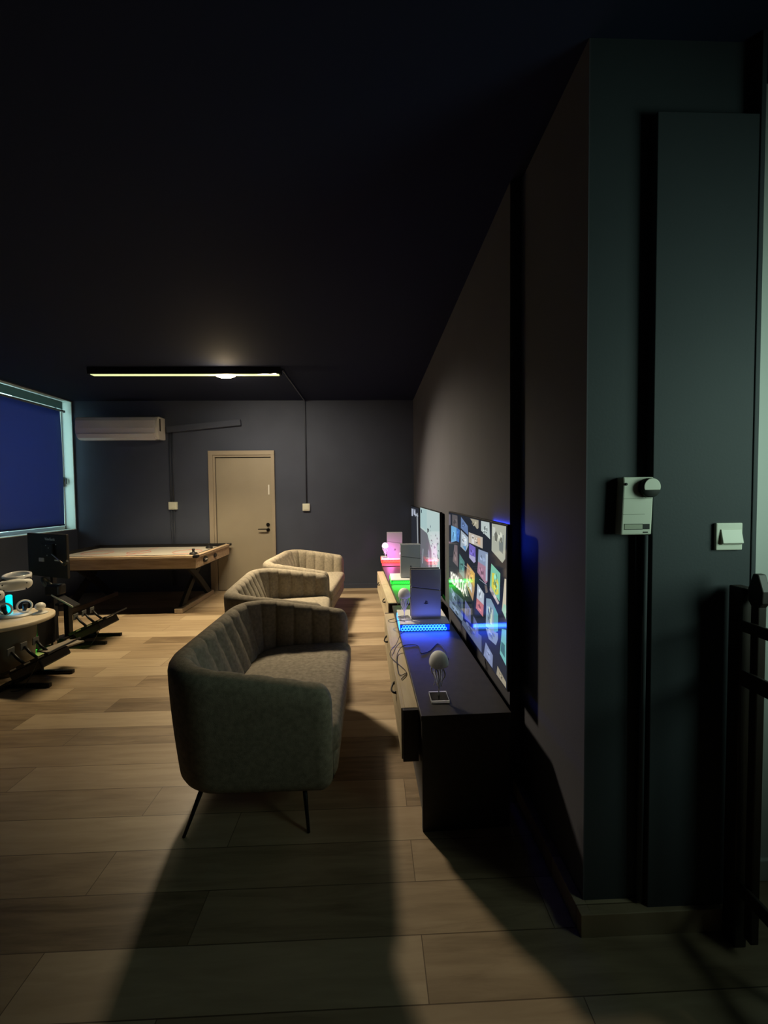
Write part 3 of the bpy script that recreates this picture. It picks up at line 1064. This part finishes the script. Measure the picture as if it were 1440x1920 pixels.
tv3, hw, hh = tv(4.95, 5.93, 0.55, 1.275, 'farthest television by the corner, dark screen with a few pale shapes')
yc3 = (4.95 + 5.93) / 2
quads = [([(5.88, 1.235), (5.66, 1.235), (5.66, 1.13), (5.88, 1.12)], srgb('a8b0c0')),
         ([(5.58, 1.245), (5.52, 1.24), (5.34, 1.18), (5.34, 1.145), (5.58, 1.16)], srgb('a8b0c0')),
         ([(5.42, 1.24), (5.36, 1.24), (5.34, 1.14), (5.42, 1.14)], srgb('a8b0c0')),
         ([(5.22, 1.20), (5.09, 1.20), (5.03, 0.56), (5.10, 0.56)], srgb('9aa0a4')),
         ([(5.34, 1.18), (5.05, 1.18), (5.05, 1.155), (5.34, 1.155)], srgb('a0a8b4'))]
screen(tv3, quads, srgb('1c2028'), hw, hh, 0.55, yc3)

# blue light strip behind the nearest television
ls = MB()
ls.box(0.646, 0.653, 1.80, 2.05, 1.303, 1.315)
ls.box(0.646, 0.653, 1.802, 1.812, 1.17, 1.303)
tag(ls.build('light_strip', mat('blue_strip_glow', (0.02, 0.03, 0.2), 0.4, emit=(0.03, 0.07, 1.0), strength=30.0)),
    'blue light strip glowing on the wall behind the nearest television', 'light strip')
# hanging cables below the nearest television
for pts_, lab in (([(0.640, 2.80, 0.60), (0.648, 2.78, 0.50), (0.646, 2.72, 0.42), (0.648, 2.70, 0.30)], 'pale thin cable hanging under the far end of the nearest television'),
                  ([(0.640, 2.20, 0.57), (0.648, 2.16, 0.47), (0.650, 2.17, 0.40)], 'pale thin cable hanging under the middle of the nearest television')):
    tag(MB().tube(pts_, 0.003, 8).build('cable', m_steel), lab, 'cable')


# ------------------------------------------------------------------ game consoles on glowing honeycomb stands
def console_stand(loc, label, w, colour, dark_c, k):
    t_ = thing('console_stand', loc, label, 'console stand')
    dp, hgt = 0.33, 0.050
    mw = mat('stand_glow_' + label[:6].replace(' ', '_'), dark_c, 0.4, emit=dark_c, strength=k * 0.5)
    mh = mat('honeycomb_glow_' + label[:6].replace(' ', '_'), colour, 0.4, emit=colour, strength=k)
    MB().box(0.0, w, 0.004, dp, 0.0, hgt - 0.008).build('light_body', mw, t_, 0.003)
    MB().box(-0.002, w + 0.002, 0.0, dp + 0.002, hgt - 0.008, hgt).build('top_plate', m_white, t_, 0.003)
    hx_ = MB()
    R_ = 0.0125
    dxh = R_ * math.sqrt(3) * 0.98

    def hexring(cx, cz, fn):
        for a in range(6):
            q0, q1 = PI / 6 + a * PI / 3, PI / 6 + (a + 1) * PI / 3
            p = [(cx + R_ * 0.98 * math.cos(q0), cz + R_ * 0.98 * math.sin(q0)), (cx + R_ * 0.98 * math.cos(q1), cz + R_ * 0.98 * math.sin(q1)),
                 (cx + R_ * 0.62 * math.cos(q1), cz + R_ * 0.62 * math.sin(q1)), (cx + R_ * 0.62 * math.cos(q0), cz + R_ * 0.62 * math.sin(q0))]
            fn(p)
    for row in range(2):
        n = int((w - 0.02) / dxh) - row
        for i in range(n):
            cx = 0.012 + dxh * (i + 0.5 * row) + 0.004
            cz = 0.0125 + row * R_ * 1.45
            hexring(cx, cz, lambda p: hx_.prism(p, 'Y', -0.001, 0.0038))
    for row in range(2):
        n = int((dp - 0.02) / dxh) - row
        for i in range(n):
            cx = 0.012 + dxh * (i + 0.5 * row) + 0.004
            cz = 0.0125 + row * R_ * 1.45
            hexring(cx, cz, lambda p: hx_.prism(p, 'X', -0.0048, -0.0002))
    hx_.build('honeycomb_grille', mh, t_)
    return t_


def console(loc, label):
    t_ = thing('game_console', loc, label, 'game console', 0, 'upright white game consoles')
    W_, T_, Hh = 0.216, 0.080, 0.358
    MB().box(-W_ / 2 + 0.006, W_ / 2 - 0.006, -T_ / 2 + 0.016, T_ / 2 - 0.016, 0.004, Hh - 0.006).build('core', m_black, t_, 0.004)

    def plate(name, poly, m, y0, y1):
        return MB().prism(poly, 'Y', y0, y1).build(name, m, t_, 0.004, 3)
    zl, zr = Hh * 0.655, Hh * 0.575
    gap = 0.004
    for (y0, y1) in ((-T_ / 2, -T_ / 2 + 0.015), (T_ / 2 - 0.015, T_ / 2)):
        plate('lower_cover', [(-W_ / 2, 0), (W_ / 2, 0), (W_ / 2, zr - gap), (-W_ / 2, zl - gap)], m_cover, y0, y1)
        plate('upper_cover', [(-W_ / 2, zl), (W_ / 2, zr), (W_ / 2, Hh), (-W_ / 2, Hh)], m_coverg, y0, y1)
    # small raised dark emblem on the lower cover
    e_ = MB()
    y0, y1 = -T_ / 2 - 0.0012, -T_ / 2 + 0.002
    ez = 0.118
    e_.prism([(-0.004, ez - 0.013), (0.001, ez - 0.011), (0.001, ez + 0.013), (-0.004, ez + 0.014)], 'Y', y0, y1)
    e_.prism([(0.001, ez + 0.013), (0.001, ez + 0.009), (0.006, ez + 0.007), (0.006, ez + 0.002), (0.010, ez + 0.002), (0.011, ez + 0.009)], 'Y', y0, y1)
    e_.prism([(-0.004, ez - 0.001), (-0.015, ez - 0.005), (-0.015, ez - 0.008), (-0.004, ez - 0.006)], 'Y', y0, y1)
    e_.prism([(0.002, ez - 0.010), (0.014, ez - 0.006), (0.016, ez - 0.002), (0.002, ez - 0.001), (0.002, ez - 0.004), (0.008, ez - 0.005), (0.002, ez - 0.007)], 'Y', y0, y1)
    e_.build('emblem', m_black, t_)
    return t_


CBLUE, CGREEN, CRED = (0.05, 0.35, 1.0), (0.05, 1.0, 0.12), (1.0, 0.10, 0.06)
ST = 0.515
console_stand((0.187, 2.62, ST), 'blue-glowing honeycomb console stand on the nearest tv stand', 0.345, (0.06, 0.42, 1.0), (0.0, 0.03, 1.0), 1.9)
console_stand((0.196, 3.975, ST), 'green-glowing honeycomb console stand on the middle tv stand', 0.345, (0.10, 1.0, 0.15), (0.0, 0.7, 0.03), 0.8)
console_stand((0.125, 5.22, ST), 'red-glowing honeycomb console stand on the farthest tv stand', 0.345, (1.0, 0.16, 0.10), (1.0, 0.02, 0.02), 1.3)
console((0.381, 2.76, ST + 0.0505), 'nearest upright game console, bluish, standing on the blue-glowing stand')
console((0.408, 4.10, ST + 0.0505), 'middle upright game console, greyish, standing on the green-glowing stand')
console((0.315, 5.37, ST + 0.0505), 'farthest upright game console, lit pink, standing on the red-glowing stand')
# coloured light given off by the glowing stands
light('blue_stand_light', 'AREA', (0.36, 2.612, ST + 0.03), 0.9, (0.02, 0.07, 1.0), 0.33, 0.03, (0.36, 2.3, ST - 0.10), 150)
light('blue_stand_top_light', 'AREA', (0.40, 2.66, ST + 0.06), 0.16, (0.14, 0.20, 1.0), 0.22, 0.02, (0.40, 2.74, ST + 0.4), 150)
light('green_stand_light', 'AREA', (0.37, 3.967, ST + 0.03), 0.8, (0.03, 1.0, 0.05), 0.33, 0.03, (0.37, 3.7, ST - 0.10), 150)
light('red_stand_light', 'AREA', (0.29, 5.212, ST + 0.03), 0.5, (1.0, 0.05, 0.10), 0.33, 0.03, (0.29, 4.9, ST - 0.10), 150)


# ------------------------------------------------------------------ jellyfish lamps
def jelly(loc, label, dome_m=None):
    t_ = thing('jellyfish_lamp', loc, label, 'lamp', 0.0, 'small jellyfish table lamps')
    MB().box(-0.040, 0.040, -0.040, 0.040, 0.0, 0.011).build('base', m_acrylic, t_, 0.003)
    g_ = MB()
    for (xa, xb, ya, yb) in ((-0.0415, 0.0415, -0.0415, -0.0402), (-0.0415, 0.0415, 0.0402, 0.0415), (-0.0415, -0.0402, -0.0402, 0.0402), (0.0402, 0.0415, -0.0402, 0.0402)):
        g_.box(xa, xb, ya, yb, 0.0, 0.0115)
    g_.build('base_edge_glint', m_dome, t_)  # milky rim stands in for light caught by the clear edges
    MB().tube([(0, 0, 0.0115), (0, 0, 0.06), (0.001, 0, 0.150)], [0.004, 0.0022, 0.0022], 8).build('stem', m_tent, t_)
    prof_ = []
    for i in range(13):
        a = PI / 2 * i / 12
        prof_.append((0.045 * math.cos(a) ** 0.9 if i < 12 else 0.0, 0.168 + 0.054 * math.sin(a)))
    prof_ = [(0.0, 0.152), (0.030, 0.150), (0.040, 0.156), (0.0445, 0.162)] + prof_
    dm = MB().lathe(prof_, 28).build('dome', dome_m or m_dome, t_)
    rj = random.Random(5)
    tn = MB()
    for i in range(11):
        a = 2 * PI * i / 11 + 0.2
        r0 = 0.030 if i % 2 else 0.022
        zl = 0.062 if i % 2 else 0.045
        pts_ = []
        for k in range(11):
            v = k / 10
            rr = r0 * (1 - 0.35 * v) + 0.006 * math.sin(v * 7 + i * 1.3)
            if i % 2 == 0:
                rr = r0 * (1 - v) ** 0.75 + 0.004 * math.sin(v * 6 + i)* (1 - v) + 0.001
            pts_.append((rr * math.cos(a + 0.35 * math.sin(v * 3)), rr * math.sin(a + 0.35 * math.sin(v * 3)), 0.152 + (zl - 0.152) * v))
        tn.tube(pts_, [0.0042 * (1 - 0.7 * k / 10) for k in range(11)], 7)
    tn.build('tentacles', m_tent, t_)
    return t_


j1 = jelly((0.302, 1.745, ST), 'nearest jellyfish lamp, unlit, on a clear base at the end of the tv stand')
dup(j1, (0.226, 2.735, ST + 0.0505), 0.2, 'jellyfish lamp left of the nearest upright console, tentacles lit violet')
j3 = dup(j1, (0.180, 5.30, ST + 0.0505), 0.1, 'far jellyfish lamp with pink glowing dome by the corner')
relabel(j3, m_dome, m_dome_lit)
light('jellyfish_light', 'POINT', (0.245, 5.19, ST + 0.13), 2.4, (1.0, 0.20, 0.75), radius=0.02)
light('violet_lamp_light', 'POINT', (0.215, 2.69, ST + 0.09), 0.05, (0.45, 0.35, 1.0), radius=0.01)


def smooth_path(P_, n=6):
    P_ = [Vector(p) for p in P_]
    out = []
    for i in range(len(P_) - 1):
        p0, p1, p2, p3 = P_[max(i - 1, 0)], P_[i], P_[i + 1], P_[min(i + 2, len(P_) - 1)]
        for k in range(n):
            t = k / n
            out.append(0.5 * ((2 * p1) + (-p0 + p2) * t + (2 * p0 - 5 * p1 + 4 * p2 - p3) * t * t + (-p0 + 3 * p1 - 3 * p2 + p3) * t ** 3))
    out.append(P_[-1])
    return out


def cable(pts_, label, r=0.0022, m=None, plug=False):
    t_ = thing('cable', pts_[0], label, 'cable')
    o = Vector(pts_[0])
    MB().tube([p - o for p in smooth_path(pts_)], r, 8).build('cord', m or m_cable, t_)
    if plug:
        e0, e1 = Vector(pts_[-1]) - o, Vector(pts_[-2]) - o
        d = (e0 - e1).normalized()
        MB().tube([e0, e0 + d * 0.028], 0.0055, 8).build('plug', m_cable, t_)
    return t_


zt = ST + 0.003
cable([(0.283, 2.235, zt), (0.337, 2.272, zt), (0.400, 2.375, zt), (0.430, 2.325, zt), (0.425, 2.18, zt)], 'black charging cable looping on the nearest tv stand behind the unlit lamp', plug=True)
cable([(0.215, 2.60, zt), (0.190, 2.58, zt), (0.150, 2.46, 0.492), (0.110, 2.342, 0.500), (0.100, 2.28, 0.492), (0.12, 2.22, 0.489), (0.178, 2.074, 0.489), (0.145, 1.99, 0.489)], 'black cable trailing over the pale drawer tops, coming from the blue-glowing stand')
cable([(0.283, 2.245, zt), (0.275, 2.36, zt), (0.19, 2.362, zt), (0.150, 2.32, 0.492), (0.135, 2.20, 0.489), (0.135, 2.06, 0.489), (0.150, 2.035, 0.489), (0.172, 2.053, 0.489)], 'black cable bent in an angle across tv stand edge and drawer top')
cable([(0.225, 2.665, ST + 0.054), (0.183, 2.68, ST + 0.056), (0.150, 2.72, 0.545), (0.118, 2.76, 0.535), (0.115, 2.80, 0.535), (0.16, 2.83, 0.535)], 'short black cable loop sticking out left of the blue-glowing stand')

# ================================================================== PILLAR DETAILS
ic = thing('wall_intercom', (0.862, 1.24, 1.328), 'white wall intercom with round knob on the dark pillar', 'intercom')
MB().prism([(-0.062, 0.0), (0.038, 0.0), (0.045, 0.18), (0.043, 0.186), (-0.056, 0.186), (-0.055, 0.17)], 'Y', -0.034, 0.0).build('body', m_ivory, ic, 0.004)
MB().lathe([(0.031, 0), (0.031, 0.016), (0.0295, 0.018), (0, 0.018)], 32, M=T(0.024, -0.034, 0.151) @ RX(PI / 2)).build('knob_ring', m_darkslot, ic)
kb = []
for i in range(21):
    a = math.radians(-22) + math.radians(224) * i / 20
    kb.append((0.027 * math.cos(a), 0.027 * math.sin(a)))
MB().prism([(p[0] + 0.025, p[1] + 0.154) for p in kb], 'Y', -0.0545, -0.0515).build('knob', m_ivory, ic, 0.002)
g = MB()
g.box(-0.053, 0.037, -0.0348, -0.0338, 0.1165, 0.1175)
g.build('panel_line', mat('grey_seam', (0.22, 0.24, 0.18), 0.6), ic)
MB().box(-0.055, 0.015, -0.0348, -0.0338, 0.066, 0.067).build('panel_line', MATS['grey_seam'], ic)
MB().box(-0.051, 0.008, -0.0352, -0.0338, 0.019, 0.034).build('label_window', mat('sage_plastic', (0.42, 0.45, 0.34), 0.4), ic)
g = MB()
g.box(0.009, 0.031, -0.0354, -0.0338, 0.018, 0.035)
g.box(-0.052, 0.009, -0.0350, -0.0338, 0.034, 0.0358)
g.box(-0.052, 0.009, -0.0350, -0.0338, 0.0172, 0.019)
g.box(0.011, 0.026, -0.0352, -0.0338, 0.006, 0.010)
g.build('slot', m_darkslot, ic)
MB().lathe([(0.0045, 0), (0.0045, 0.002), (0, 0.002)], 16, M=T(-0.047, -0.0338, 0.163) @ RX(PI / 2)).build('led_hole', m_darkslot, ic)
tag(MB().tube([(0.886, 1.215, 1.326), (0.886, 1.222, 0.09)], 0.0085, 12).build('wall_conduit', m_pil), 'dark conduit running down the pillar under the white intercom', 'conduit')
sw = thing('light_switch', (1.152, 1.2078, 1.319), 'white square light switch on the pillar at the right', 'switch')
MB().box(-0.044, 0.044, -0.010, 0, -0.044, 0.044).build('plate', m_ivory, sw, 0.003)
MB().prism([(-0.010, -0.026), (-0.013, -0.026), (-0.021, -0.020), (-0.012, 0.024), (-0.010, 0.024)], 'X', -0.030, 0.038).build('rocker', m_ivory, sw, 0.001)

# ------------------------------------------------------------------ dark wooden gate at the right edge
gt = thing('wooden_gate', (1.165, 1.19, 0.0), 'dark brown wooden gate with pointed pickets at the right edge', 'gate')
MB().box(-0.02, 0.02, -0.045, 0.0, 0.0, 1.165).build('post', m_gate, gt, 0.004)
for i in range(6):
    y1_ = -0.052 - i * 0.125
    if i < 1:
        yy = (y1_ - 0.046, y1_)
    else:
        yy = (y1_ - 0.046, y1_)
    ym = (yy[0] + yy[1]) / 2
    w = 0.022
    poly = [(ym - w * 0.55, 0.06), (ym + w * 0.55, 0.06), (ym + w * 0.55, 1.115), (ym + w, 1.13), (ym + w * 1.05, 1.165), (ym + w * 0.35, 1.215), (ym - w * 0.35, 1.215), (ym - w * 1.05, 1.165), (ym - w, 1.13), (ym - w * 0.55, 1.115)]
    MB().prism(poly, 'X', -0.010, 0.016).build('picket', m_gate, gt, 0.003)
for (z0, z1) in ((1.03, 1.065), (0.86, 0.91), (0.19, 0.235)):
    MB().box(-0.024, -0.011, -0.78, -0.046, z0, z1).build('rail', m_gate, gt, 0.003)

# ================================================================== LEFT: ROUND TABLE AND VR GEAR
rt = thing('round_table', (-3.08, 3.30, 0), 'low round table with pale wooden top, cut by the left edge', 'table')
MB().lathe([(0.0, 0.415), (0.298, 0.415), (0.31, 0.42), (0.31, 0.445), (0.306, 0.45), (0.0, 0.45)], 72).build('tabletop', m_tabletop, rt)
MB().lathe([(0.16, 0.0), (0.19, 0.414)], 48).build('pedestal', m_panelgrey, rt)
ZR = 0.4505
dk = thing('charging_dock', (-3.08, 3.37, ZR), 'white dock plate with cyan-glowing column on the round table', 'charging dock')
MB().lathe([(0.0, 0), (0.075, 0), (0.08, 0.004), (0.078, 0.012), (0.0, 0.014)], 36, sx=1.55, sy=1.2).build('base_plate', m_white, dk)
MB().lathe([(0.020, 0.0135), (0.022, 0.02), (0.022, 0.168), (0.014, 0.175), (0, 0.176)], 20, M=T(-0.065, 0.025, 0)).build('glow_column', mat('cyan_glow', (0, 0.3, 0.35), 0.3, emit=(0.0, 0.86, 0.95), strength=1.15), dk)
light('dock_light', 'POINT', (-3.05, 3.38, ZR + 0.06), 0.10, (0.1, 0.5, 1.0), radius=0.02)


def headset(loc, rz, label, tilt=0.0):
    t_ = thing('vr_headset', loc, label, 'vr headset', rz, 'white vr headsets')
    # visor: rounded white shell, front towards -y
    vs, fs = [], []
    nu, nv = 24, 14
    for i in range(nu + 1):
        u = -PI / 2 + PI * i / nu
        for k in range(nv + 1):
            v = -PI / 2 + PI * k / nv
            cu, su = math.cos(u), math.sin(u)
            x = 0.108 * math.copysign(abs(su) ** 0.75, su) * (abs(math.cos(v)) ** 0.25)
            y = -0.062 * (cu ** 0.7 if cu > 0 else 0) * (abs(math.cos(v)) ** 0.45)
            z = 0.052 * math.copysign(abs(math.sin(v)) ** 0.8, math.sin(v)) * (1 - 0.25 * abs(su) ** 3)
            vs.append((x, y, z))
    for i in range(nu):
        for k in range(nv):
            a = i * (nv + 1) + k
            fs.append((a, a + 1, a + nv + 2, a + nv + 1))
    Mv = T(0, 0, 0.055) @ RX(tilt)
    MB().add(vs, fs, 0, True, Mv).build('visor', m_white, t_)
    MB().box(-0.098, 0.098, 0.0, 0.045, -0.042, 0.042, M=Mv).build('face_cushion', m_black, t_, 0.015, 3)
    for (x, z) in ((-0.075, 0.02), (0.075, 0.02), (-0.07, -0.03), (0.07, -0.03)):
        MB().lathe([(0.006, 0), (0.006, 0.004), (0, 0.004)], 12, M=Mv @ T(x, -0.048, z) @ RX(PI / 2)).build('camera_lens', m_black, t_)
    Mb = Mv @ T(0, 0.10, 0.022) @ RX(-0.12)
    bd = MB()
    lo = []
    for i in range(40):
        a = 2 * PI * i / 40
        cx, cy = 0.088 * math.cos(a), 0.105 * math.sin(a)
        tk_, hg = 0.010, 0.018 + 0.012 * max(0, -math.sin(a))
        n = Vector((math.cos(a) / 0.088, math.sin(a) / 0.105, 0)).normalized()
        lo.append([(cx + n.x * tk_, cy + n.y * tk_, -hg), (cx + n.x * tk_, cy + n.y * tk_, hg), (cx, cy, hg * 1.15), (cx - n.x * tk_, cy - n.y * tk_, hg), (cx - n.x * tk_, cy - n.y * tk_, -hg), (cx, cy, -hg * 1.15)])
    lo.append(lo[0])
    bd.loops(lo, 0, False, False, M=Mb)
    bd.build('head_band', m_whiteg, t_)
    return t_


headset((-3.06, 3.37, ZR + 0.222), 0.62, 'white vr headset resting on the cyan-glowing column', 0.25)
headset((-3.07, 3.12, ZR + 0.175), 0.9, 'white vr headset at the left edge of the photo', 0.15)
pz = thing('headset_stand', (-3.10, 3.14, ZR), 'small dark stand under the vr headset at the left edge', 'stand')
MB().lathe([(0.05, 0), (0.05, 0.008), (0.015, 0.012), (0.013, 0.16), (0.03, 0.168), (0, 0.170)], 20).build('pillar', m_black, pz)


def controller(loc, rz, label, lean):
    t_ = thing('vr_controller', loc, label, 'vr controller', rz, 'white ring vr controllers')
    MB().torus(0.052, 0.008, T(0, 0, 0.058) @ RX(PI / 2 + lean), 32, 8, sx=1.0, sy=0.95).build('tracking_ring', m_white, t_)
    MB().tube([(0, 0.01, 0.012), (0.0, -0.008, 0.045), (0, -0.015, 0.085)], [0.013, 0.016, 0.018], 14).build('grip', m_black, t_)
    return t_


controller((-3.12, 3.33, ZR + 0.014), 0.1, 'ring vr controller on the white dock left of the cyan column', 0.1)
controller((-3.03, 3.41, ZR + 0.014), 1.15, 'ring vr controller on the white dock right of the cyan column', -0.3)
bs = thing('ball_lamp', (-2.915, 3.43, ZR), 'small white ball on a disc base near the round table edge', 'ornament')
MB().lathe([(0.0, 0), (0.052, 0), (0.055, 0.005), (0.045, 0.012), (0.018, 0.016), (0.014, 0.03), (0, 0.032)], 28).build('disc_base', m_white, bs)
MB().lathe([(0.0, 0.028)] + [(0.038 * math.sin(PI * i / 14), 0.062 - 0.034 * math.cos(PI * i / 14)) for i in range(1, 14)] + [(0, 0.096)], 28).build('ball', m_white, bs)


# ------------------------------------------------------------------ racing rigs
def rig(name, loc, label, full=True):
    t_ = thing(name, loc, label, 'racing rig', 0.0, 'black racing pedal rigs on the floor')
    # sloping pedal plate rising to +x
    Ms = T(0.0, 0.0, 0.13) @ RY(-0.43)
    MB().box(-0.02, 0.37, -0.16, 0.16, -0.008, 0.006, M=Ms).build('pedal_plate', m_black, t_, 0.003)
    e_ = MB()
    e_.box(-0.02, 0.37, -0.172, -0.162, -0.012, 0.012, M=Ms)
    e_.build('plate_edge', m_blackmetal, t_)
    for i in range(3):
        MB().box(0.06 + 0.115 * i, 0.11 + 0.115 * i, -0.1735, -0.1722, -0.004, 0.007, M=Ms).build('edge_sticker', m_silver, t_)
    MB().box(0.0, 0.26, -0.14, 0.14, -0.085, -0.010, M=Ms).build('pedal_box', m_black, t_, 0.01)
    for i, y in enumerate((-0.11, 0.0, 0.11)):
        pd = MB().tube([(0.12, y, 0.006), (0.09, y, 0.07), (0.075, y, 0.13)], [0.011, 0.011, 0.009], 10, M=Ms).build('pedal_arm', m_blackmetal, t_)
        MB().box(-0.03, 0.03, -0.03, 0.03, -0.004, 0.004, M=Ms @ T(0.07, y, 0.135) @ RY(-1.1)).build('pedal_pad', m_grey, pd, 0.006)
    lg = MB()
    if full:
        lg.box(-0.20, 0.05, -0.09, -0.06, 0.0, 0.035)
        lg.box(-0.20, 0.05, 0.06, 0.09, 0.0, 0.035)
    lg.box(-0.05, -0.01, -0.20, 0.20, 0.0, 0.035)
    lg.box(0.02, 0.05, -0.13, -0.10, 0.0, 0.12)
    lg.box(0.02, 0.05, 0.10, 0.13, 0.0, 0.12)
    lg.box(-0.01, 0.30, -0.13, -0.10, 0.0, 0.03)
    lg.box(-0.01, 0.30, 0.10, 0.13, 0.0, 0.03)
    lg.build('floor_frame', m_blackmetal, t_, 0.004)
    if full:
        MB().box(-0.175, -0.125, -0.028, 0.028, 0.035, 0.42).build('upright', m_blackmetal, t_, 0.005)
        MB().box(-0.175, -0.125, -0.10, 0.10, 0.036, 0.06).build('cross_bar', m_blackmetal, t_, 0.003)
        MB().box(-0.17, -0.13, -0.13, 0.02, 0.40, 0.42).build('plate_support', m_blackmetal, t_)
        Mp = T(-0.10, 0.0, 0.445) @ RY(0.55)
        MB().box(-0.12, 0.12, -0.13, -0.04, -0.008, 0.008, M=Mp).build('wheel_plate', m_black, t_, 0.003)
        MB().box(-0.12, 0.12, -0.1325, -0.1305, -0.0075, 0.0075, M=Mp).build('plate_trim', m_silver, t_)
        Mw = T(-0.30, -0.03, 0.58) @ RZ(0.5) @ RY(1.0)
        sw_ = MB().torus(0.095, 0.013, Mw, 32, 10).build('steering_wheel', m_grey, t_)
        g = MB()
        g.lathe([(0.045, -0.02), (0.045, 0.012), (0.035, 0.018), (0, 0.018)], 20, M=Mw)
        g.box(-0.09, 0.09, -0.012, 0.012, -0.006, 0.004, M=Mw)
        g.box(-0.012, 0.012, -0.09, 0.0, -0.006, 0.004, M=Mw)
        g.build('hub', m_grey, sw_)
        MB().box(-0.27, -0.13, -0.13, -0.03, 0.50, 0.60).build('motor_housing', m_black, t_, 0.015)
    return t_


rig('racing_wheel_stand', (-2.95, 3.97, 0), 'black racing wheel stand with three pedals, the one by the games table')
rg = rig('racing_pedals', (-2.80, 3.12, 0), 'black racing pedal set at the left edge, in front of the round table', False)
MB().prism([(0.03, 0.10), (0.10, 0.34), (0.26, 0.30), (0.14, 0.06)], 'Z', 0.19, 0.202).build('heel_plate', mat('taupe_board', (0.22, 0.19, 0.15), 0.6), rg)

# monitor seen from behind on a pole
mo = thing('monitor', (-3.285, 3.965, 0.0), 'black monitor seen from behind below the blue blind', 'monitor', math.radians(-112))
MB().box(-0.022, 0.0, -0.31, 0.31, 0.66, 1.10).build('back_casing', mat('matte_black_plastic', (0.016, 0.014, 0.011), 0.6), mo, 0.006)
MB().box(-0.030, -0.022, -0.30, 0.30, 0.67, 1.09).build('screen', m_black, mo, 0.002)
MB().box(0.0, 0.02, -0.05, 0.13, 0.87, 1.00).build('mount_plate', m_black, mo, 0.004)
p_ = MB()
p_.box(-0.070, -0.032, -0.02, 0.02, 0.0, 0.90)
p_.box(-0.16, -0.032, -0.07, 0.07, 0.0, 0.012)
p_.build('floor_pole', m_black, mo, 0.004)
for (y, z) in ((0.03, 0.985), (0.15, 0.995), (0.07, 0.96), (0.045, 0.885)):
    MB().lathe([(0.006, 0), (0.006, 0.003), (0, 0.003)], 12, M=T(0.0, y, z) @ RY(PI / 2)).build('screw', m_white, mo).location = (0.02 if y < 0.13 else 0, 0, 0)
MB().tube([(0.018, 0.115, 0.90), (0.05, 0.35, 0.815)], 0.006, 10).build('tilt_lever', m_steel, mo)
MB().tube([(0.05, 0.35, 0.815), (0.06, 0.42, 0.855)], [0.018, 0.011], 12).build('lever_grip', m_black, mo)
MB().box(0.001, 0.008, -0.115, -0.04, 0.815, 0.852).build('sticker', m_white, mo)
MB().box(0.001, 0.008, 0.13, 0.195, 0.83, 0.845).build('port_cover', m_white, mo, 0.003)
text_mesh('brand_text', 'ViewSonic', 0.038, m_white, mo, T(0.0012, 0.06, 1.045) @ Matrix(((0, 0, 1, 0), (1, 0, 0, 0), (0, 1, 0, 0), (0, 0, 0, 1))))

# green-lit computer case under the round table edge
pc = thing('computer_case', (-3.42, 3.78, 0.0), 'dark computer case with green light inside, behind the round table', 'computer', 0.0)
pc.location = (-3.42, 3.78, 0.0)
MB().box(0.0, 0.26, -0.10, 0.10, 0.03, 0.27).build('case', m_black, pc, 0.004)
g = MB()
mg = mat('green_glow', (0.02, 0.3, 0.03), 0.4, emit=(0.08, 0.9, 0.08), strength=1.2)
g.box(0.02, 0.24, -0.103, -0.1005, 0.10, 0.106)
g.box(0.06, 0.22, -0.103, -0.1005, 0.06, 0.066)
g.box(0.02, 0.24, -0.095, -0.02, 0.024, 0.0295)
g.build('green_strip', mg, pc)
g = MB()
for (x, y) in ((0.02, -0.08), (0.24, -0.08), (0.02, 0.08), (0.24, 0.08)):
    g.tube([(x, y, 0), (x, y, 0.03)], 0.01, 8)
g.build('feet', m_black, pc)
light('green_case_light', 'POINT', (-3.20, 3.62, 0.12), 0.35, (0.1, 1.0, 0.1), radius=0.02)
cable([(-2.53, 2.94, 0.24), (-2.56, 2.91, 0.14), (-2.64, 2.92, 0.03), (-2.74, 2.94, 0.004)], 'thin cable hanging from the near racing pedals to the floor', 0.003)
cable([(-2.63, 3.80, 0.26), (-2.66, 3.76, 0.15), (-2.74, 3.76, 0.03), (-2.84, 3.78, 0.004)], 'thin cable hanging from the far racing pedals to the floor', 0.003)
